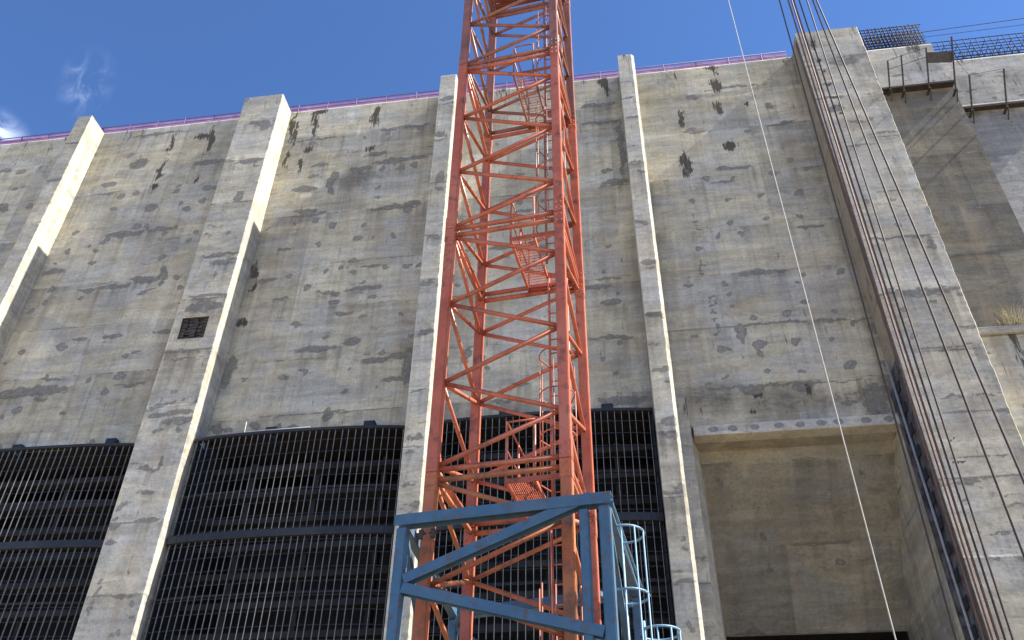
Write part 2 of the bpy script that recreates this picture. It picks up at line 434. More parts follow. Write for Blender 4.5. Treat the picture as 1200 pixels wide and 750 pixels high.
LIFTS = [32.65, 30.1, 27.2, 24.15, 21.75, 19.2, 16.65, 14.3, 12.05, 9.6, 7.1, 4.6, 2.1, -0.4]
MARKS = {
  'd': [(-24.67,24.04,0.18,0.15),(-24.67,23.31,0.18,0.15),(-25.21,22.86,0.18,0.15),(-23.15,25.38,0.19,0.16),(-24.68,26.26,0.19,0.16),(-24.68,27.46,0.19,0.17),(-23.24,26.25,0.19,0.16),(-22.99,26.77,0.19,0.17),(-20.15,26.81,0.19,0.17),(-18.77,26.26,0.18,0.16),(-18.56,26.8,0.18,0.16),(-19.89,25.39,0.18,0.16),(-18.81,24.11,0.18,0.15),(-18.58,23.49,0.17,0.15),(-20.18,23.4,0.18,0.15),(-23.01,23.35,0.18,0.15),(-24.66,20.68,0.17,0.14),(-23.16,19.26,0.17,0.13),(-21.19,18.96,0.16,0.13),(-19.87,20.03,0.17,0.13),(-21.67,27.51,0.19,0.17),(-21.17,27.48,0.19,0.17),(-23.01,20.75,0.26,0.21),(-19.86,18.99,0.25,0.2),(-20.24,18.3,0.25,0.19),(-23.72,17.64,0.25,0.19),(-12.81,26.87,0.18,0.16),(-12.14,26.35,0.17,0.16),(-12.64,25.39,0.17,0.15),(-12.62,22.88,0.16,0.14),(-12.84,20.96,0.16,0.13),(-12.07,18.47,0.15,0.12),(-14.37,18.46,0.15,0.12),(-15.22,21.34,0.16,0.14),(-13.67,23.54,0.17,0.15),(-12.0,23.68,0.16,0.15),(-12.79,20.92,0.17,0.16),(-12.95,18.4,0.16,0.15),(-12.09,18.48,0.16,0.15),(-15.18,21.27,0.17,0.17),(-20.23,29.7,0.19,0.18),(-19.45,28.36,0.19,0.17),(-18.65,29.68,0.19,0.18),(-18.71,28.77,0.19,0.18),(-22.28,29.79,0.2,0.18),(-23.06,29.7,0.2,0.18),(-23.15,28.85,0.2,0.18),(-19.84,28.79,0.19,0.18),(-29.35,32.3,0.22,0.2),(-27.86,29.66,0.21,0.19),(-23.53,32.71,0.21,0.2),(-24.09,30.63,0.39,0.25),(-21.31,28.7,0.3,0.25),(-18.65,29.68,0.29,0.2),(-12.8,26.83,0.18,0.19),(-12.15,26.37,0.18,0.18),(-10.56,26.21,0.18,0.18),(-10.82,25.43,0.18,0.18),(-9.15,25.49,0.17,0.18),(-12.57,25.33,0.18,0.18),(-10.16,29.76,0.19,0.2),(-9.26,29.71,0.19,0.2),(-8.68,29.81,0.19,0.2),(-8.6,26.96,0.18,0.19),(-10.14,32.4,0.2,0.22),(-8.61,32.33,0.19,0.22),(-9.14,25.47,0.17,0.15),(-10.82,25.45,0.17,0.15),(-10.82,24.18,0.16,0.15),(-8.54,21.04,0.15,0.13),(-10.06,21.05,0.16,0.13),(-8.54,23.61,0.16,0.14),(-7.99,23.62,0.16,0.14),(-9.33,23.62,0.16,0.14),(-9.05,19.28,0.15,0.12),(-10.8,23.54,0.16,0.14),(-11.21,23.83,0.16,0.15),(-10.29,22.94,0.16,0.14),(-9.82,22.06,0.16,0.14),(-0.02,23.64,0.15,0.14),(0.02,18.79,0.14,0.12),(-0.64,18.14,0.13,0.11),(0.01,21.18,0.14,0.13),(-4.16,23.66,0.15,0.14),(-4.88,18.18,0.14,0.12),(7.78,27.68,0.15,0.16),(7.82,25.7,0.14,0.15),(6.29,25.74,0.15,0.15),(4.96,25.67,0.15,0.15),(8.43,27.11,0.15,0.15),(7.02,27.0,0.15,0.15),(4.29,32.47,0.17,0.18),(4.26,27.04,0.15,0.15),(3.53,25.86,0.15,0.15),(5.43,26.92,0.15,0.15),(3.97,30.21,0.16,0.17),(6.34,29.84,0.16,0.17),(7.82,25.7,0.2,0.19),(7.78,27.68,0.21,0.21),(4.96,24.42,0.14,0.14),(4.31,23.79,0.14,0.14),(4.3,21.29,0.14,0.13),(4.27,20.73,0.14,0.12),(4.3,20.15,0.13,0.12),(5.05,17.15,0.13,0.11),(6.31,17.1,0.12,0.11),(3.68,18.26,0.13,0.11),(7.58,18.34,0.13,0.11),(3.66,17.02,0.13,0.11),(2.83,18.85,0.13,0.12),(7.22,21.4,0.13,0.13),(6.85,21.08,0.13,0.12),(3.53,19.91,0.13,0.12),(7.88,19.54,0.13,0.12),(8.45,18.96,0.13,0.11),(3.39,23.16,0.14,0.14),(5.2,23.76,0.14,0.14),(6.32,24.52,0.22,0.13),(5.03,19.52,0.18,0.17),(6.27,19.57,0.17,0.17),(4.5,19.02,0.28,0.39),(5.0,18.33,0.25,0.21),(5.01,17.95,0.06,0.22),(6.29,18.34,0.19,0.17),(7.82,17.21,0.21,0.18),(8.53,21.39,0.2,0.18),(9.1,17.16,0.17,0.09),(3.72,18.19,0.2,0.19),(4.54,18.63,0.07,0.25),(7.7,24.45,0.16,0.11)],
  's': [(-22.83,23.81,0.56,0.15),(-21.65,23.88,0.76,0.18),(-20.27,24.15,0.89,0.22),(-19.58,24.52,0.21,0.43),(-22.23,21.07,0.46,0.09),(-20.71,21.12,0.49,0.11),(-18.51,21.14,0.45,0.17),(-23.28,18.58,1.73,0.28),(-23.01,18.2,0.25,0.11),(-19.24,18.56,0.62,0.11),(-22.24,27.07,1.09,0.22),(-20.18,27.18,0.93,0.19),(-24.93,25.12,0.58,0.23),(-19.44,24.01,0.11,0.5),(-26.98,25.0,0.59,0.35),(-24.48,18.48,0.77,0.21),(-12.91,18.41,0.29,0.11),(-11.74,19.65,1.06,0.18),(-11.69,22.48,0.56,0.15),(-14.6,23.49,0.45,0.15),(-13.69,22.31,0.38,0.09),(-10.82,16.58,0.22,0.31),(-11.44,22.0,0.25,0.18),(-14.1,25.22,0.33,0.14),(-15.26,18.8,0.29,0.93),(-15.12,16.23,0.27,0.25),(-14.67,16.19,0.27,0.12),(-13.6,16.21,0.27,0.2),(-12.69,16.05,0.31,0.24),(-12.09,16.11,0.18,0.15),(-24.16,29.95,0.85,0.07),(-22.86,31.98,0.55,0.43),(-30.32,32.54,0.5,0.16),(-19.02,31.53,0.91,0.21),(-29.34,29.75,0.32,0.41),(-22.42,34.17,1.62,0.12),(-11.4,29.4,0.89,0.54),(-11.24,29.92,0.67,0.19),(-13.73,32.43,1.42,0.09),(-9.2,32.62,1.31,0.12),(-9.22,30.35,1.21,0.18),(-10.07,30.21,0.83,0.16),(-9.55,27.23,0.58,0.19),(-8.52,27.29,0.58,0.16),(-13.23,27.21,0.98,0.1),(-12.48,28.57,0.2,0.23),(-13.38,30.54,0.52,0.16),(-10.58,30.84,0.56,0.18),(-13.42,29.76,0.34,0.09),(-13.85,28.98,0.67,0.23),(-12.49,29.4,0.22,0.7),(-13.59,27.47,0.6,0.18),(-10.19,22.59,0.98,0.14),(-9.96,23.77,0.5,0.1),(-10.43,19.85,0.41,0.24),(-9.24,18.93,0.63,0.18),(-8.4,19.04,0.51,0.18),(-8.41,17.97,0.56,0.14),(-10.89,21.35,0.3,0.19),(-7.96,18.45,0.17,1.06),(0.09,19.04,0.63,0.09),(-0.12,20.81,0.49,0.17),(-0.33,22.01,0.78,0.09),(-3.7,17.36,0.44,0.11),(-0.03,16.36,1.05,0.24),(-4.92,21.47,0.17,0.15),(-5.72,18.78,0.22,0.4),(-0.09,32.73,0.86,0.17),(-0.03,31.44,1.04,0.14),(0.38,27.41,0.55,0.23),(0.83,29.55,0.16,2.26),(0.06,28.18,0.25,0.18),(-3.7,26.22,0.62,0.12),(6.23,32.92,1.83,0.08),(5.4,27.59,0.87,0.16),(5.0,26.77,0.69,0.07),(4.08,30.1,0.55,0.13),(7.64,31.39,0.18,0.29),(8.17,30.22,0.41,0.09),(5.8,21.7,0.94,0.2),(4.99,21.64,0.32,0.18),(7.91,23.84,0.69,0.14),(5.7,19.23,1.5,0.05),(8.09,19.13,1.46,0.06),(5.53,16.55,3.32,0.06),(3.07,16.3,0.97,0.7),(5.42,15.88,1.4,0.51),(7.38,15.84,1.19,0.45),(8.48,15.75,0.54,0.78),(4.54,16.36,0.52,0.23),(6.27,16.39,0.42,0.23),(2.85,21.3,0.21,0.11),(9.18,18.7,0.29,0.31)],
  'm': [(-15.21,24.12,0.22,0.5),(-15.15,23.12,0.09,0.24),(-15.13,23.15,0.12,0.32),(-15.13,21.27,0.15,0.24),(-21.48,33.26,0.14,0.67),(-19.43,33.27,0.2,1.01),(-19.46,30.38,0.16,0.31),(-21.55,31.08,0.14,0.63),(-19.88,33.55,0.55,0.23),(-21.52,30.17,0.23,0.21),(-21.48,31.78,0.12,0.26),(-15.18,33.46,0.11,1.22),(-15.06,31.15,0.12,0.62),(-14.06,33.5,0.18,0.89),(-14.16,31.72,0.22,0.27),(-14.26,30.59,0.13,0.47),(-13.92,34.46,0.46,0.16),(-14.1,33.63,0.13,0.8),(-10.96,33.73,0.18,0.8),(-14.12,31.61,0.18,0.22),(-14.24,30.35,0.15,0.21),(-10.97,31.35,0.23,0.21),(-13.94,34.4,0.55,0.09),(-14.98,32.83,0.07,1.13),(0.38,34.11,0.15,0.87),(0.19,34.47,0.27,0.22),(5.44,34.4,0.16,0.43),(5.46,33.21,0.24,0.48),(5.37,31.57,0.2,0.45),(5.47,28.94,0.27,0.29),(3.46,28.05,0.2,0.8),(3.68,31.04,0.12,0.78),(5.39,34.52,0.39,0.11),(6.68,31.71,0.16,0.2),(4.7,16.17,0.24,0.07),(6.42,16.2,0.14,0.17),(4.37,15.62,0.09,0.17),(6.37,16.44,0.14,0.07)],
  'w': [(-11.71,32.74,0.05,0.43),(-13.0,29.17,0.34,0.31),(-13.77,28.52,0.33,0.23),(-12.21,33.93,0.18,0.54)],
  't': [(-9.34,31.13,0.13,0.9),(-8.61,25.93,0.31,0.41),(-10.1,25.64,0.41,0.41),(-8.11,17.69,0.33,1.28),(-9.5,17.8,0.56,0.78),(0.65,18.86,0.26,1.95),(-0.74,19.38,0.32,0.8),(5.87,20.22,0.51,0.4),(7.79,22.13,0.62,1.14),(2.73,20.26,0.31,0.81),(4.6,20.07,1.03,0.67)],
  'l': [(3.62,24.62,0.17,0.05),(3.57,24.23,0.17,0.05),(3.58,23.83,0.17,0.05),(3.51,22.32,0.16,0.04),(3.51,21.88,0.16,0.04),(3.59,20.73,0.18,0.04),(3.59,20.31,0.18,0.04),(3.59,19.91,0.18,0.04),(3.57,19.51,0.17,0.04),(3.53,18.92,0.17,0.05),(3.49,24.8,0.03,0.48),(3.44,22.18,0.03,0.44),(3.48,20.46,0.03,0.55),(3.76,20.43,0.03,0.54),(3.63,19.23,0.03,0.39)],
}
PIER_MARKS = {
  's': [(-16.39,24.05,0.84,0.13),(-16.36,21.86,1.0,0.11),(-16.29,21.33,0.93,0.3),(-16.68,19.12,0.66,0.11),(-16.3,18.78,0.94,0.06),(-16.38,16.29,1.01,0.15),(-16.07,15.96,0.67,0.18),(-15.98,23.66,0.71,0.2),(-16.72,14.05,0.49,0.11),(-16.37,13.21,0.32,0.11),(-16.05,12.1,0.57,0.09),(-17.23,11.95,0.19,0.21),(-16.26,14.3,0.1,0.34),(-15.97,15.6,0.09,0.24),(-16.46,32.67,0.59,0.17),(-16.16,29.9,0.78,0.2),(-17.31,30.07,0.43,0.1),(-25.92,32.69,0.4,0.11),(-6.96,32.89,0.48,0.21),(-7.27,30.4,0.4,0.26),(-7.09,27.56,0.25,0.36),(-7.1,26.86,0.38,0.14),(1.32,31.47,0.31,0.08),(1.36,30.18,0.37,0.1),(1.26,27.25,0.41,0.19),(1.46,26.7,0.35,0.12),(-7.03,23.95,0.36,0.1),(-7.2,21.54,0.4,0.1),(-7.03,19.17,0.33,0.13),(-7.14,16.53,0.36,0.08),(1.36,21.68,0.37,0.14),(1.33,19.21,0.4,0.06),(1.4,16.72,0.38,0.12),(1.36,21.39,0.21,0.1),(-7.08,14.63,0.4,0.09),(-7.18,14.04,0.2,0.05),(1.36,14.31,0.32,0.08),(1.27,11.98,0.26,0.07),(1.46,14.66,0.39,0.15),(1.47,14.2,0.38,0.09),(1.51,11.96,0.41,0.08),(1.42,9.26,0.34,0.12),(1.64,14.77,0.33,0.13),(10.85,32.29,0.7,0.26),(9.84,29.23,0.33,0.27),(11.31,25.92,0.09,0.08),(11.32,29.92,0.06,0.09),(11.46,27.43,1.06,0.05),(10.66,21.71,1.11,0.05),(10.51,19.3,1.29,0.06),(10.75,16.79,1.22,0.05),(10.89,14.87,1.08,0.03),(11.43,21.27,0.19,0.34),(9.66,19.3,0.28,0.08),(10.65,12.71,0.95,0.04),(10.29,10.28,0.56,0.04)],
  'd': [(-16.26,22.98,0.13,0.14),(-16.47,17.24,0.2,0.13),(-15.49,16.71,0.11,0.11),(-16.26,21.18,0.25,0.3),(-16.29,25.4,0.13,0.17),(-15.97,16.84,0.14,0.04),(-16.67,16.76,0.4,0.03),(-17.23,12.59,0.15,0.11),(-17.17,9.17,0.17,0.09),(-15.8,9.26,0.13,0.14),(-17.22,10.05,0.05,0.1),(-16.18,8.35,0.06,0.1),(-17.16,9.72,0.03,0.23),(-15.92,8.42,0.05,0.09),(-17.19,12.26,0.04,0.13),(-16.64,15.65,0.22,0.1),(-16.21,27.57,0.27,0.33),(-15.97,32.39,0.37,0.43),(-17.28,34.55,0.15,0.23),(-7.14,12.95,0.17,0.12),(-7.05,11.91,0.14,0.07),(1.31,14.26,0.14,0.11),(1.57,14.13,0.09,0.07),(1.47,12.31,0.09,0.08),(1.65,12.34,0.14,0.12),(1.39,12.32,0.1,0.07),(1.45,10.66,0.07,0.05),(1.38,8.04,0.07,0.09),(1.46,7.89,0.05,0.05),(1.44,11.79,0.1,0.08)],
  'm': [(9.86,33.75,0.18,0.37),(9.8,32.49,0.14,0.1),(9.83,31.76,0.14,0.1),(9.84,30.8,0.13,0.09),(9.88,29.98,0.14,0.13),(9.93,29.4,0.12,0.09),(9.93,28.85,0.11,0.09),(10.0,12.56,0.2,0.04),(10.03,13.37,0.07,0.04)],
}

# ------------------------------------------------------------------ ground
g = MB()
S = 1500.0
g.poly([(-S, -S, -1.6), (S, -S, -1.6), (S, S, -1.6), (-S, S, -1.6)])
go = g.build('ground', M_EARTH)
go['kind'] = 'structure'
go['label'] = 'dry earth ground of the site at the foot of the dam'

b_ = MB()  # unseen dark patch added to keep ground bounce off the frame's undersides
pts = []
for k in range(40):
    a = 2 * math.pi * k / 40
    rr = 8.0 * (1 + 0.16 * math.sin(3 * a + 1) + 0.08 * math.sin(7 * a))
    pts.append((-1.2 + rr * 1.1 * math.cos(a), -14.6 + rr * math.sin(a), -1.596))
b_.poly(pts)
mo = b_.build('ground_dimmer', M_DIM_GROUND)
mo['kind'] = 'structure'
mo['label'] = 'unseen dark ground patch added around the foot of the crane to cut bounce light'

# ------------------------------------------------------------------ the dam
TOP = 34.7
DP = 1.175


def set_stain_shade(me, rgba):
    a = me.attributes.new('stain_shade', 'FLOAT_COLOR', 'POINT')
    a.data.foreach_set('color', np.ascontiguousarray(rgba, dtype=np.float32).ravel())


def paint(X, Z, marks, span, seed, dots=0.35, smear=0.55, mould=1.0, lift=1.0, dot_scale=1.0):
    """stains, mortar patches, mould and uneven pours of one concrete face, with corner shade painted in"""
    x0, x1, z0, z1 = span
    rs = np.random.RandomState(seed)
    n = fbm(X * 2.2 + seed, Z * 2.2)
    n2 = fbm(X * 2.2 + 40 + seed, Z * 2.2 + 9)
    n3, n4 = fbm(X * 6 + seed, Z * 6 + 3), fbm(X * 6 + 70, Z * 6 + seed)
    wx, wz = X + (n - 0.5) * 0.5 + (n3 - 0.5) * 0.22, Z + (n2 - 0.5) * 0.30 + (n4 - 0.5) * 0.14
    Rr, Gg, Bb = np.zeros_like(X), np.zeros_like(X), np.zeros_like(X)
    A = np.full_like(X, 0.5)

    def ell(arr, cx, cz, a, b, amp, soft=0.55):
        sel = (np.abs(X - cx) < a * 1.6 + 0.3) & (np.abs(Z - cz) < b * 1.6 + 0.3)
        if not sel.any():
            return
        d = np.sqrt(((wx[sel] - cx) / a) ** 2 + ((wz[sel] - cz) / b) ** 2)
        v = amp * (1 - sstep(soft, 1.3, d))
        arr[sel] = np.maximum(arr[sel], v) if amp > 0 else arr[sel] + v

    for k, L in marks.items():
        for (cx, cz, a, b) in L:
            if not (x0 - 0.5 < cx < x1 + 0.5):
                continue
            if k == 'd':
                ell(Rr, cx, cz, max(a, 0.10), max(b, 0.09), 0.80)
            elif k == 's':
                if a > 0.6 and b > 0.4:
                    tmp = np.zeros_like(X)
                    ell(tmp, cx, cz, a * 1.1, b * 1.1, 0.26, 0.3)
                    A -= tmp
                    ell(Rr, cx, cz, a, b, 0.34)
                else:
                    ell(Rr, cx, cz, a * 1.05, max(b, 0.06), 0.62)
                drip = np.clip(cz - Z, 0, None)
                inside = (np.abs(X - cx) < a) & (Z < cz)
                A -= np.where(inside, 0.30 * np.exp(-drip / 0.7) * sstep(0.48, 0.72, fbm(X * 5.5 + cz, Z * 0.25 + cx)), 0)
            elif k == 'm':
                ell(Gg, cx, cz, a * 1.3, b * 1.35, 0.78, 0.2)
            elif k == 't':
                ell(Bb, cx, cz, a, b, 0.6, 0.1)
            elif k == 'l':
                ell(Rr, cx, cz, max(a, 0.05), max(b, 0.05), 0.62)
            elif k == 'w':
                tmp = np.zeros_like(X)
                ell(tmp, cx, cz, a, b, 0.3)
                A += tmp
    # pours: lift joints, form panels, smears under the joints, runs
    edges = [z1 + 2] + LIFTS
    cols = x0 + np.array([0.0, 2.35, 4.75, 7.1, 9.5])
    li = np.zeros(X.shape, int)
    for zl in LIFTS:
        li += (Z < zl + 0.03 * (n - 0.5)).astype(int)
    ci = np.searchsorted(cols, X + 0.02 * (n2 - 0.5))
    tone = rs.uniform(-0.12, 0.12, (40, 12))
    half = rs.uniform(-0.05, 0.05, (80, 12))
    A += tone[li % 40, ci % 12]
    A += half[(np.floor(Z / 0.62).astype(int)) % 80, ci % 12]
    for cx in cols[1:]:
        A -= 0.16 * np.exp(-((X - cx - 0.02 * (n - 0.5)) / 0.035) ** 2) * sstep(0.35, 0.65, fbm(X * 0.4 + seed, Z * 0.35))
    for i, zl in enumerate(LIFTS):
        for off, k in ((0.0, 1.0), (-1.25, 0.45)):
            zz = zl + off + 0.03 * (fbm(X * 0.6 + i, X * 0 + seed) - 0.5)
            msk = sstep(0.36, 0.6, fbm(X * 0.55 + i * 7 + seed, X * 0 + i + off))
            Rr = np.maximum(Rr, lift * k * 0.5 * np.exp(-((Z - zz) / 0.05) ** 2) * msk)
            below = zz - Z
            A -= np.where(below > 0, 0.10 * k * np.exp(-below / 0.45), 0) * msk
            run = sstep(0.5, 0.75, fbm(X * 4.2 + i * 3, Z * 0.12 + seed))
            A -= np.where(below > 0, 0.20 * k * np.exp(-below / 0.8), 0) * run
            lite = sstep(0.55, 0.8, fbm(X * 3.1 + 60 + i * 3, Z * 0.1 + seed))
            A += np.where(below > 0, 0.16 * k * np.exp(-below / 1.0), 0) * lite
        for q in range(rs.poisson((x1 - x0) * smear * 0.28)):
            cx = rs.uniform(x0, x1)
            a = rs.uniform(0.3, 1.1)
            ell(Rr, cx, zl - rs.uniform(-0.03, 0.14), a, rs.uniform(0.06, 0.15), rs.uniform(0.42, 0.62))
        for q in range(rs.poisson((x1 - x0) * smear * 0.22)):
            cx = rs.uniform(x0, x1)
            ell(Rr, cx, zl - rs.uniform(0.3, 2.2), rs.uniform(0.2, 0.7), rs.uniform(0.05, 0.14), rs.uniform(0.38, 0.56))
    for zl in LIFTS:
        for off in (-0.55, -1.75):
            for cx in np.arange(x0 + 0.45, x1 - 0.1, 1.2):
                if rs.rand() < dots:
                    ell(Rr, cx + rs.normal(0, 0.14), zl + off + rs.normal(0, 0.12), rs.uniform(0.10, 0.19) * dot_scale, rs.uniform(0.09, 0.15) * dot_scale, rs.uniform(0.5, 0.75))
    Gg = np.maximum(Gg, 0.62 * mould * sstep(0.50, 0.68, fbm(X * 1.7 + seed, Z * 0.22)) * np.exp(-np.maximum(z1 - Z, 0) / 1.6))
    Bb = np.maximum(Bb, 0.5 * sstep(0.52, 0.70, fbm(X * 0.8 + 31 + seed, Z * 0.16)) * sstep(33, 24, Z))
    if x1 - x0 > 4 and z0 > 14:
        A -= 0.20 * np.exp(-(x1 - X) / 0.35) * (0.4 + fbm(X * 0 + seed, Z * 0.6)) + 0.14 * np.exp(-(X - x0) / 0.22)  # contact shade painted into the tone where the bay meets its buttresses
    A += 0.14 * (fbm(X * 0.35 + seed, Z * 0.35) - 0.5)
    return np.stack([Rr, Gg, Bb, np.clip(A, 0.02, 1)], -1)


def wall_sheet(name, x0, x1, z0, z1, marks, seed, parent, material=None, y0=0.0, step=0.07, relief=1.0, **kw):
    """front face of a wall bay, uneven like poured concrete, folded back at its top and bottom"""
    nx, nz = int((x1 - x0) / step) + 1, int((z1 - z0) / step) + 1
    xs, zs = np.linspace(x0, x1, nx), np.linspace(z0, z1, nz)
    X, Z = np.meshgrid(xs, zs)
    rs = np.random.RandomState(seed + 100)
    li = np.zeros(Z.shape, int)
    for zl in LIFTS:
        li += Z < zl
    stepy = rs.uniform(-0.008, 0.008, 30)[li]
    Y = y0 + relief * (stepy + 0.02 * (fbm(X * 0.7 + seed, Z * 0.7) - 0.5) + 0.006 * (fbm(X * 5, Z * 5) - 0.5))
    C = paint(X, Z, marks, (x0, x1, z0, z1), seed, **kw)
    X = np.vstack([X[:1], X, X[-1:]]); Z = np.vstack([Z[:1], Z, Z[-1:]])
    Y = np.vstack([np.full((1, nx), y0 + (0.06 if z0 > 15.5 else 0.5)), Y, np.full((1, nx), y0 + 0.5)])
    C = np.concatenate([C[:1], C, C[-1:]], 0)
    nz += 2
    co = np.stack([X, Y, Z], -1).reshape(-1, 3)
    i = np.arange(nz * nx).reshape(nz, nx)
    F = np.stack([i[:-1, :-1], i[:-1, 1:], i[1:, 1:], i[1:, :-1]], -1).reshape(-1, 4)
    me = bpy.data.meshes.new(name)
    me.from_pydata(co.tolist(), [], F.tolist())
    set_stain_shade(me, C.reshape(-1, 4))
    me.polygons.foreach_set('use_smooth', np.ones(len(me.polygons), bool))
    o = new_obj(name, me, material or M_WALL, parent)
    return o


def buttress(name, xl, xr, d, marks, seed, parent, chamfer=0.03, z0=-1.6, z1=TOP, hole=None, dark_left=False):
    rs = np.random.RandomState(seed)
    dense = lambda a, b, s: list(np.linspace(a, b, max(2, int(abs(b - a) / s) + 1)))
    out = [(xl, y) for y in dense(0.45, -d, 0.11)]
    out += [(x, -d) for x in dense(xl, xr - chamfer, 0.055)[1:]]
    out += [(xr, y) for y in dense(-d + chamfer, 0.45, 0.11)]
    P = np.array(out)
    nz = int((z1 - z0) / 0.075) + 1
    zs = np.linspace(z0, z1, nz)
    if hole:
        hx0, hx1, hz0, hz1 = hole
        front = [k for k in range(len(P)) if P[k, 1] == -d]
        for v in (hx0, hx1):
            k = min(front, key=lambda k: abs(P[k, 0] - v)); P[k, 0] = v
        for v in (hz0, hz1):
            zs[np.argmin(np.abs(zs - v))] = v
    n = len(P)
    X = np.tile(P[:, 0], (nz, 1)); Y = np.tile(P[:, 1], (nz, 1)); Z = np.tile(zs[:, None], (1, n))
    side_r = (P[:, 0] >= xr - 1e-6)
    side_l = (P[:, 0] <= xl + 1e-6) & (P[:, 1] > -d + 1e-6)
    # uneven arrises and formwork steps
    li = np.zeros(nz, int)
    for zl in LIFTS:
        li += zs < zl
    sx = rs.uniform(-0.010, 0.010, 30)[li][:, None]; sy = rs.uniform(-0.010, 0.010, 30)[li][:, None]
    wob = (fbm(zs * 2.1 + seed, zs * 0 + 3)[:, None] - 0.5) * 0.035 + (fbm(zs * 7 + seed, zs * 0 + 8)[:, None] - 0.5) * 0.03
    edge = np.exp(-(((P[:, 0] - xr) ** 2 + (P[:, 1] + d) ** 2) / 0.012))[None, :]
    X = X + sx * (side_r | side_l)[None, :] + wob * edge
    Y = Y + sy * (P[:, 1] <= -d + 1e-6)[None, :] + 0.014 * (fbm(X * 0.9 + seed, Z * 0.9) - 0.5) - 0.6 * wob * edge
    Xp = np.where(side_r[None, :], xr + 30 + (Y + d), np.where(side_l[None, :], xl - 30 - (Y + d), X))
    C = paint(Xp, Z, marks, (xl, xr, z0, z1), seed, dots=0.16, smear=1.0, mould=0.5, lift=1.25)
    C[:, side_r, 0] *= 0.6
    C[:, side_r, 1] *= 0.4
    C[:, side_r, 3] = 0.42 + (C[:, side_r, 3] - 0.5) * 0.35 + 0.5 * (fbm(Xp[:, side_r] * 9, Z[:, side_r] * 0.5 + seed) - 0.5)  # right side's colour set to hold down its sunlit brightness
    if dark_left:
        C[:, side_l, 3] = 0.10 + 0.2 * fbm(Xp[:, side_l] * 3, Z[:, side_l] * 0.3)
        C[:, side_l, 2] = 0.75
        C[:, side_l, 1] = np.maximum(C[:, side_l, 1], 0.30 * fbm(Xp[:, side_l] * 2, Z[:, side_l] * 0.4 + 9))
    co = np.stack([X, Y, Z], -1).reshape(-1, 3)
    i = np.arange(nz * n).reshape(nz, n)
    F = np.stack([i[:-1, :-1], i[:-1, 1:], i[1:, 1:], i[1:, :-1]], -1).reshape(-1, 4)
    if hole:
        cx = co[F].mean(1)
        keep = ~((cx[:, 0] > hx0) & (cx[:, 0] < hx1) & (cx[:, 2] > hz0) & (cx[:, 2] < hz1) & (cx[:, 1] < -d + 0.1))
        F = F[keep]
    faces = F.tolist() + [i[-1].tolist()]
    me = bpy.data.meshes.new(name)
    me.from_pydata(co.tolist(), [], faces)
    set_stain_shade(me, C.reshape(-1, 4))
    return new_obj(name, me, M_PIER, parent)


dam = thing('dam_wall', 'tall grey concrete dam face with upright buttresses and stained weathered bays', 'dam')
PIERS = [(-36.4, -35.6), (-26.39, -25.61), (-17.42, -15.45), (-7.49, -6.71), (1.03, 1.77), (9.15, 11.90)]
CH = [0.03, 0.03, 0.03, 0.04, 0.12, 0.03]
VOID = (-17.08, -15.97, 19.74, 20.78)
for k, (xl, xr) in enumerate(PIERS):
    d = 1.27 if k == 5 else DP
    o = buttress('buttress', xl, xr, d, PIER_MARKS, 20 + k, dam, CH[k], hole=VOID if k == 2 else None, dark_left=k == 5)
    if k == 2:
        o['label'] = 'wide buttress with a small dark square pocket halfway up'
        v = MB()
        x0, x1, z0, z1 = VOID
        for q in ([(x0, -DP + .26, z0), (x1, -DP + .26, z0), (x1, -DP + .26, z1), (x0, -DP + .26, z1)],
                  [(x0, -DP, z0), (x0, -DP + .26, z0), (x0, -DP + .26, z1), (x0, -DP, z1)],
                  [(x1, -DP, z0), (x1, -DP + .26, z0), (x1, -DP + .26, z1), (x1, -DP, z1)],
                  [(x0, -DP, z0), (x1, -DP, z0), (x1, -DP + .26, z0), (x0, -DP + .26, z0)],
                  [(x0, -DP, z1), (x1, -DP, z1), (x1, -DP + .26, z1), (x0, -DP + .26, z1)]):
            v.poly(q)
        # rough courses of starter bars and broken concrete left in the pocket
        for r_ in range(9):
            zc = z0 + 0.07 + r_ * 0.112
            for c_ in range(5):
                xa = x0 + 0.02 + c_ * 0.222 + random.uniform(-.02, .02)
                yb = -DP + 0.10 + random.uniform(-0.05, 0.08)
                v.box((xa, yb, zc - 0.042), (xa + 0.19, -DP + 0.255, zc + 0.04))
        v.build('pocket', M_ROUGH, o)
    if k == 5:
        o['label'] = 'widest buttress with pale blocks between dark pour joints'
BAYS = [(-35.6, -26.39, -1.6), (-25.61, -17.42, 15.78), (-15.45, -7.49, 15.88), (-6.71, 1.03, 15.98), (1.77, 9.15, 15.06)]
for k, (x0, x1, z0) in enumerate(BAYS):
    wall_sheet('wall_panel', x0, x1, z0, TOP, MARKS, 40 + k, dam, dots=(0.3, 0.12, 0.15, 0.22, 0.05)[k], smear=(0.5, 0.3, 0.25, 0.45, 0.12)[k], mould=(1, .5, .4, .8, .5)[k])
core = MB()
core.box((-36.3, 0.40, 16.06), (1.4, 4.2, TOP - 0.012))
core.box((1.4, 0.41, 15.08), (12.2, 6.5, TOP - 0.012))
core.build('dam_body', M_GREY, dam)

